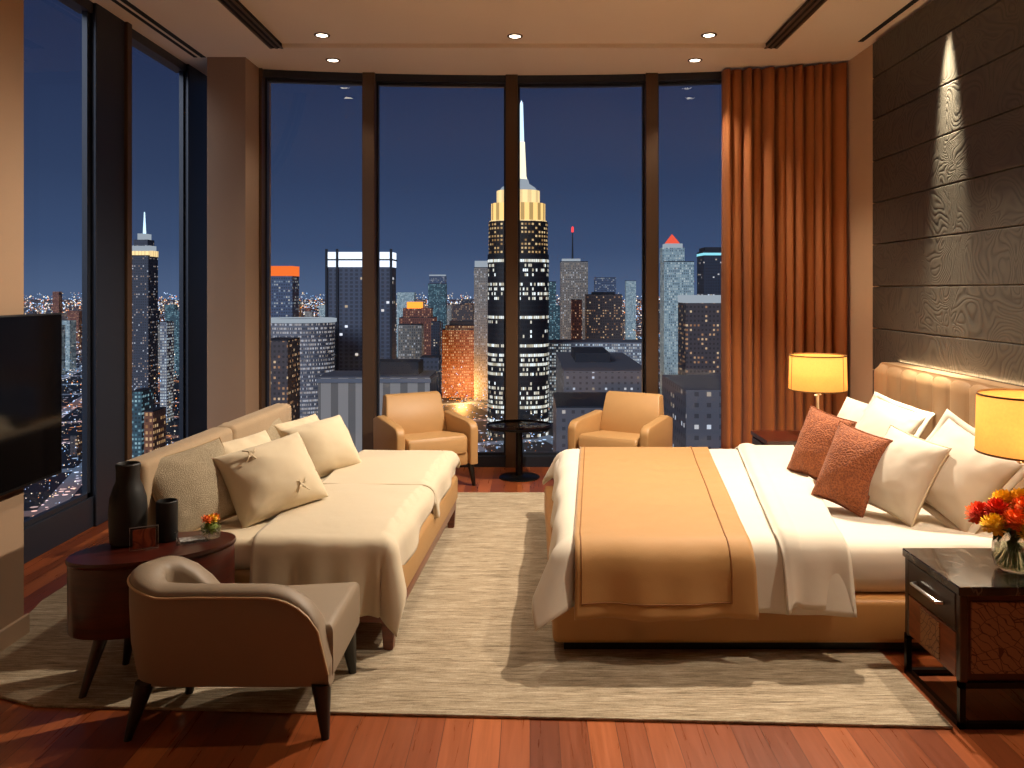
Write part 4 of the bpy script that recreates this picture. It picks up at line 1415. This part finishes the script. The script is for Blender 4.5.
# --- far right pane
t, h, hw, dep, b = building('floodlit pale stepped tower with a small red pyramid roof', 660, 694, 262, 1150., 'ghost', 36., tiers=((661, 683, 248, 'ghost'), (664, 681, 244, 'softwhite')))
zt = zof(234, 1168) - G0
cxw = (672 - CX) / F * 1168 - t.location.x
obj('pyramid_roof', lathe(BM(), [(13, b), (12, b + 2), (0, zt)], 4, (cxw, 0, 0), a0=PI / 4), RF['redroof'], t, smooth=False)
t, h, hw, dep, b = building('dark glass tower with a cyan light band beside the curtain', 697, 740, 252, 1000., 'darkglass', 40.)
crown_glow(t, hw, dep, h - 4, h - 1, 'cyanglow'); crown_glow(t, hw * .9, dep * .9, h, h + 6, 'dark', 'roof_house', 0)
t, h, hw, dep, b = building('boxy grey block with a lit parapet in front of the dark glass tower', 678, 745, 303, 640., 'dimwarm', 34., 'grey', name='office_block')
crown_glow(t, hw, dep, h, h + 6, 'softwhite', 'parapet', .2)
building('near blue-grey rooftop block lowest in the pane by the curtain', 662, 760, 392, 330., 'roofy', 60., 'blue', name='low_block')
# --- left panes
t, h, hw, dep, b = building('lone tower with a glowing stepped crown seen through the side window', 130, 158, 256, 1150., 'dim', 30., tiers=((132, 155, 251, 'gold2'), (134, 153, 246, 'softwhite'), (137, 151, 240, 'dim'), (141, 148, 234, 'softwhite')))
obj('spire', leg(((144.5 - CX) / F * (1150 + dep / 2)) - t.location.x, 0, b, ((144.5 - CX) / F * (1150 + dep / 2)) - t.location.x, 0, zof(212, 1165) - G0, 2.2, .7), RF['mast'], t)
building('pale lit block beside the lone crowned tower', 160, 174, 322, 1000., 'white', 20., name='office_block')
building('small teal lit block low in the side window', 133, 152, 392, 620., 'teal', 20., name='low_block')
building('orange lit low block in the side window', 144, 166, 412, 560., 'warm', 20., 'dark', name='low_block')
building('low dark block with scattered orange windows beyond the television', 70, 93, 436, 800., 'dimwarm', 30., name='low_block')

# --- street glare at the foot of the orange block
fl_ = thing('street_lamps', 'orange glare of street lamps at the foot of the warm block', 'street light', (PX(463, 0, 1195).x, 1195, G0))
bm = BM()
rnd = random.Random(3)
for i in range(34):
    x, y, z = rnd.gauss(0, 12), rnd.uniform(-6, 6), abs(rnd.gauss(4, 8))
    lathe(bm, [(0, -.8), (.9, 0), (0, .8)], 6, (x, y, z))
obj('lamp_glow', bm, RF['flare'], fl_, smooth=False)
gl = bpy.data.lights.new('street_glow', 'POINT'); gl.energy = 3.5e5; gl.color = (1, .45, .12); gl.shadow_soft_size = 4
glo = bpy.data.objects.new('street_glow', gl); COL.objects.link(glo); glo.parent = fl_; glo.location = (0, -22, 18)

# --- filler blocks of the crowded skyline
FOOT = []
for o_ in COL.objects:
    if o_.get('category') == 'building':
        xs = [(o_.location.x + c[0], o_.location.y + c[1]) for ch in o_.children for c in ch.bound_box]
        FOOT.append((min(a for a, b in xs), max(a for a, b in xs), min(b for a, b in xs), max(b for a, b in xs)))
def free(x0, x1, y0, y1, m):
    return all(x1 < a - m or x0 > b + m or y1 < c - m or y0 > d + m for a, b, c, d in FOOT)
rnd = random.Random(21)
keys = ['dim', 'dimwarm', 'blue', 'pale', 'warm', 'red', 'darkglass', 'ghost', 'teal']
zones = [(22, 92, 6), (128, 186, 6), (264, 330, 10), (396, 492, 22), (546, 645, 20), (655, 720, 9)]
for (xa, xb, n) in zones:
    for i in range(n):
        D = rnd.uniform(1300, 3400)
        w = rnd.uniform(24, 46) / D * F
        x = rnd.uniform(xa, xb)
        yt = CY + rnd.uniform(14, 60) * (1400 / D) - (rnd.random() < .12) * 10
        dep = w / F * D * .6
        X0, X1 = span(x - w / 2, x + w / 2, D, dep)
        if not free(X0, X1, D, D + dep, 8):
            continue
        FOOT.append((X0, X1, D, D + dep))
        building('small distant block with tiny lit windows in the crowded night skyline', x - w / 2, x + w / 2, yt, D, rnd.choice(keys), dep, 'dark', 'distant skyline blocks', 'distant_block', box_roof=False)

# --- far carpet of lights
bm = BM()
lay = bm.loops.layers.float_color.new('tint')
pal = [rgb(255, 214, 160), rgb(255, 236, 210), rgb(206, 226, 255), rgb(255, 150, 80), rgb(160, 205, 255), rgb(255, 236, 210), rgb(206, 226, 255)]
for i in range(19000):
    D = 10 ** rnd.uniform(2.74, 3.98)
    px = rnd.uniform(10, 730)
    X = (px - CX) / F * D
    z = GZ + rnd.uniform(2, 30) + (rnd.random() < .35) * rnd.uniform(0, 110) * min(1, D / 3000)
    if not free(X, X, D, D, 12):
        continue
    s = D / F * rnd.choice([.35, .45, .55, .7, .9])
    c = rnd.choice(pal)
    k = rnd.uniform(.25, 1.)
    vs = [bm.verts.new((X + dx * s, D + dy * s, z + dz * s)) for dx, dy, dz in ((0, 0, 1), (-.9, -.5, -.5), (.9, -.5, -.5), (0, .9, -.5))]
    for q in ((0, 1, 2), (0, 2, 3), (0, 3, 1), (1, 3, 2)):
        f_ = bm.faces.new([vs[j] for j in q])
        for lp in f_.loops:
            lp[lay] = (c[0] * k, c[1] * k, c[2] * k, 1)
cl = obj('city_lights', bm, lights_mat(), None, smooth=False)
tag(cl, 'countless tiny lights of the city reaching to the horizon', 'city lights', None, 'stuff')

# ------------------------------------------------------------------ world
w = bpy.data.worlds.new('night')
sc.world = w
w.use_nodes = True
nt = w.node_tree
nt.nodes.clear()
out = nt.nodes.new('ShaderNodeOutputWorld')
bg = nt.nodes.new('ShaderNodeBackground')
tc = nt.nodes.new('ShaderNodeTexCoord')
sp = nt.nodes.new('ShaderNodeSeparateXYZ')
rp = nt.nodes.new('ShaderNodeValToRGB')
nt.links.new(tc.outputs['Generated'], sp.inputs[0])
mp = nt.nodes.new('ShaderNodeMapRange')
mp.inputs[1].default_value = -.05; mp.inputs[2].default_value = .45
nt.links.new(sp.outputs[2], mp.inputs[0])
nt.links.new(mp.outputs[0], rp.inputs[0])
el = rp.color_ramp.elements
for p, c in [(.0, rgb(74, 90, 116)), (.10, rgb(80, 98, 128)), (.2, rgb(62, 80, 112)), (.36, rgb(50, 65, 95)), (.6, rgb(39, 50, 79)), (1., rgb(24, 32, 56))]:
    e = el[0] if p == 0 else (el[-1] if p == 1. else el.new(p))
    e.position = p; e.color = c
nt.links.new(rp.outputs[0], bg.inputs[0])
bg.inputs[1].default_value = 1.0
nt.links.new(bg.outputs[0], out.inputs[0])

# ------------------------------------------------------------------ lights
def spot(name, loc, tgt, energy, size, blend, radius, col=(1, .76, .48)):
    L = bpy.data.lights.new(name, 'SPOT')
    L.energy = energy; L.color = col; L.spot_size = R_(size); L.spot_blend = blend; L.shadow_soft_size = radius
    o = bpy.data.objects.new(name, L)
    COL.objects.link(o)
    o.location = loc
    d = Vector(tgt) - Vector(loc)
    o.rotation_euler = d.to_track_quat('-Z', 'Y').to_euler()
    return o
def area(name, loc, tgt, energy, sx, sy, col=(1, .76, .5)):
    L = bpy.data.lights.new(name, 'AREA')
    L.shape = 'RECTANGLE'; L.size = sx; L.size_y = sy; L.energy = energy; L.color = col
    o = bpy.data.objects.new(name, L)
    COL.objects.link(o)
    o.location = loc
    d = Vector(tgt) - Vector(loc)
    o.rotation_euler = d.to_track_quat('-Z', 'Y').to_euler()
    return o
WARM = (1, .86, .69)
spot('key_downlight', (1.62, 5.15, 3.50), (.3, 4.5, 0), 720, 120, .5, .04, WARM)
spot('daybed_spot', (-.3, 5.6, 3.50), (-1.2, 4.6, .3), 150, 100, .6, .05, WARM)  # spot aimed at the daybed, no fitting modelled
for (x, y) in ((-1.59, 6.2), (-.11, 6.2), (1.37, 6.2), (-1.66, 6.9), (1.39, 6.9)):
    spot('downlight_and_fill_beam', (x, y, 3.52), (x, y - .1, 0), 70 if x > 1 else 30, 100, .6, .03, WARM)
spot('wall_wash', (2.56, 5.2, 3.53), (2.655, 5.2, 2.3), 2000, 23, 1., .03, (1, .92, .70))
# LED strip behind the headboard lights the wall panels
area('headboard_strip', (2.648, 4.4, 1.085), (2.66, 4.4, 2.), 3, .004, 3.0, (1, .7, .38)).rotation_euler = (PI, 0, 0)
for (x, y) in ((-1.0, 2.2), (1.37, 2.6), (-.11, 1.2)):  # weak ceiling spots added as room fill, without fittings
    spot('downlight_and_fill_beam', (x, y, 3.52), (x, y, 0), 4, 120, .8, .05, WARM)
spot('bedside_downlight', (2.35, 3.12, 3.52), (1.1, 3.3, 0), 270, 75, .8, .04, WARM)
spot('front_fill', (.95, 2.2, 3.52), (.95, 3.7, .2), 28, 62, .9, .06, WARM)  # added fill for the bed's near side and the front of the rug
# directional fill added to brighten the city facades
S = bpy.data.lights.new('facade_fill', 'SUN'); S.energy = 1.7; S.color = (.84, .9, 1.); S.angle = .5
so = bpy.data.objects.new('facade_fill', S); COL.objects.link(so)
so.rotation_euler = Vector((.35, .85, -.38)).to_track_quat('-Z', 'Y').to_euler()

# ------------------------------------------------------------------ camera
cam = bpy.data.cameras.new('camera')
cam.sensor_width = 36.
cam.lens = F / 1024 * 36.
cam.shift_x = -(CX - 512) / 1024
cam.shift_y = (CY - 384) / 1024
cam.clip_start = .05; cam.clip_end = 30000
co_ = bpy.data.objects.new('camera', cam)
COL.objects.link(co_)
co_.location = (0, 0, EYE)
co_.rotation_euler = (PI / 2, 0, 0)
sc.camera = co_
sc.view_settings.view_transform = 'Standard'
sc.view_settings.look = 'None'
sc.view_settings.exposure = 0.
sc.cycles.use_denoising = True
sc.cycles.max_bounces = 8
sc.cycles.transparent_max_bounces = 16
sc.cycles.sample_clamp_indirect = 4.
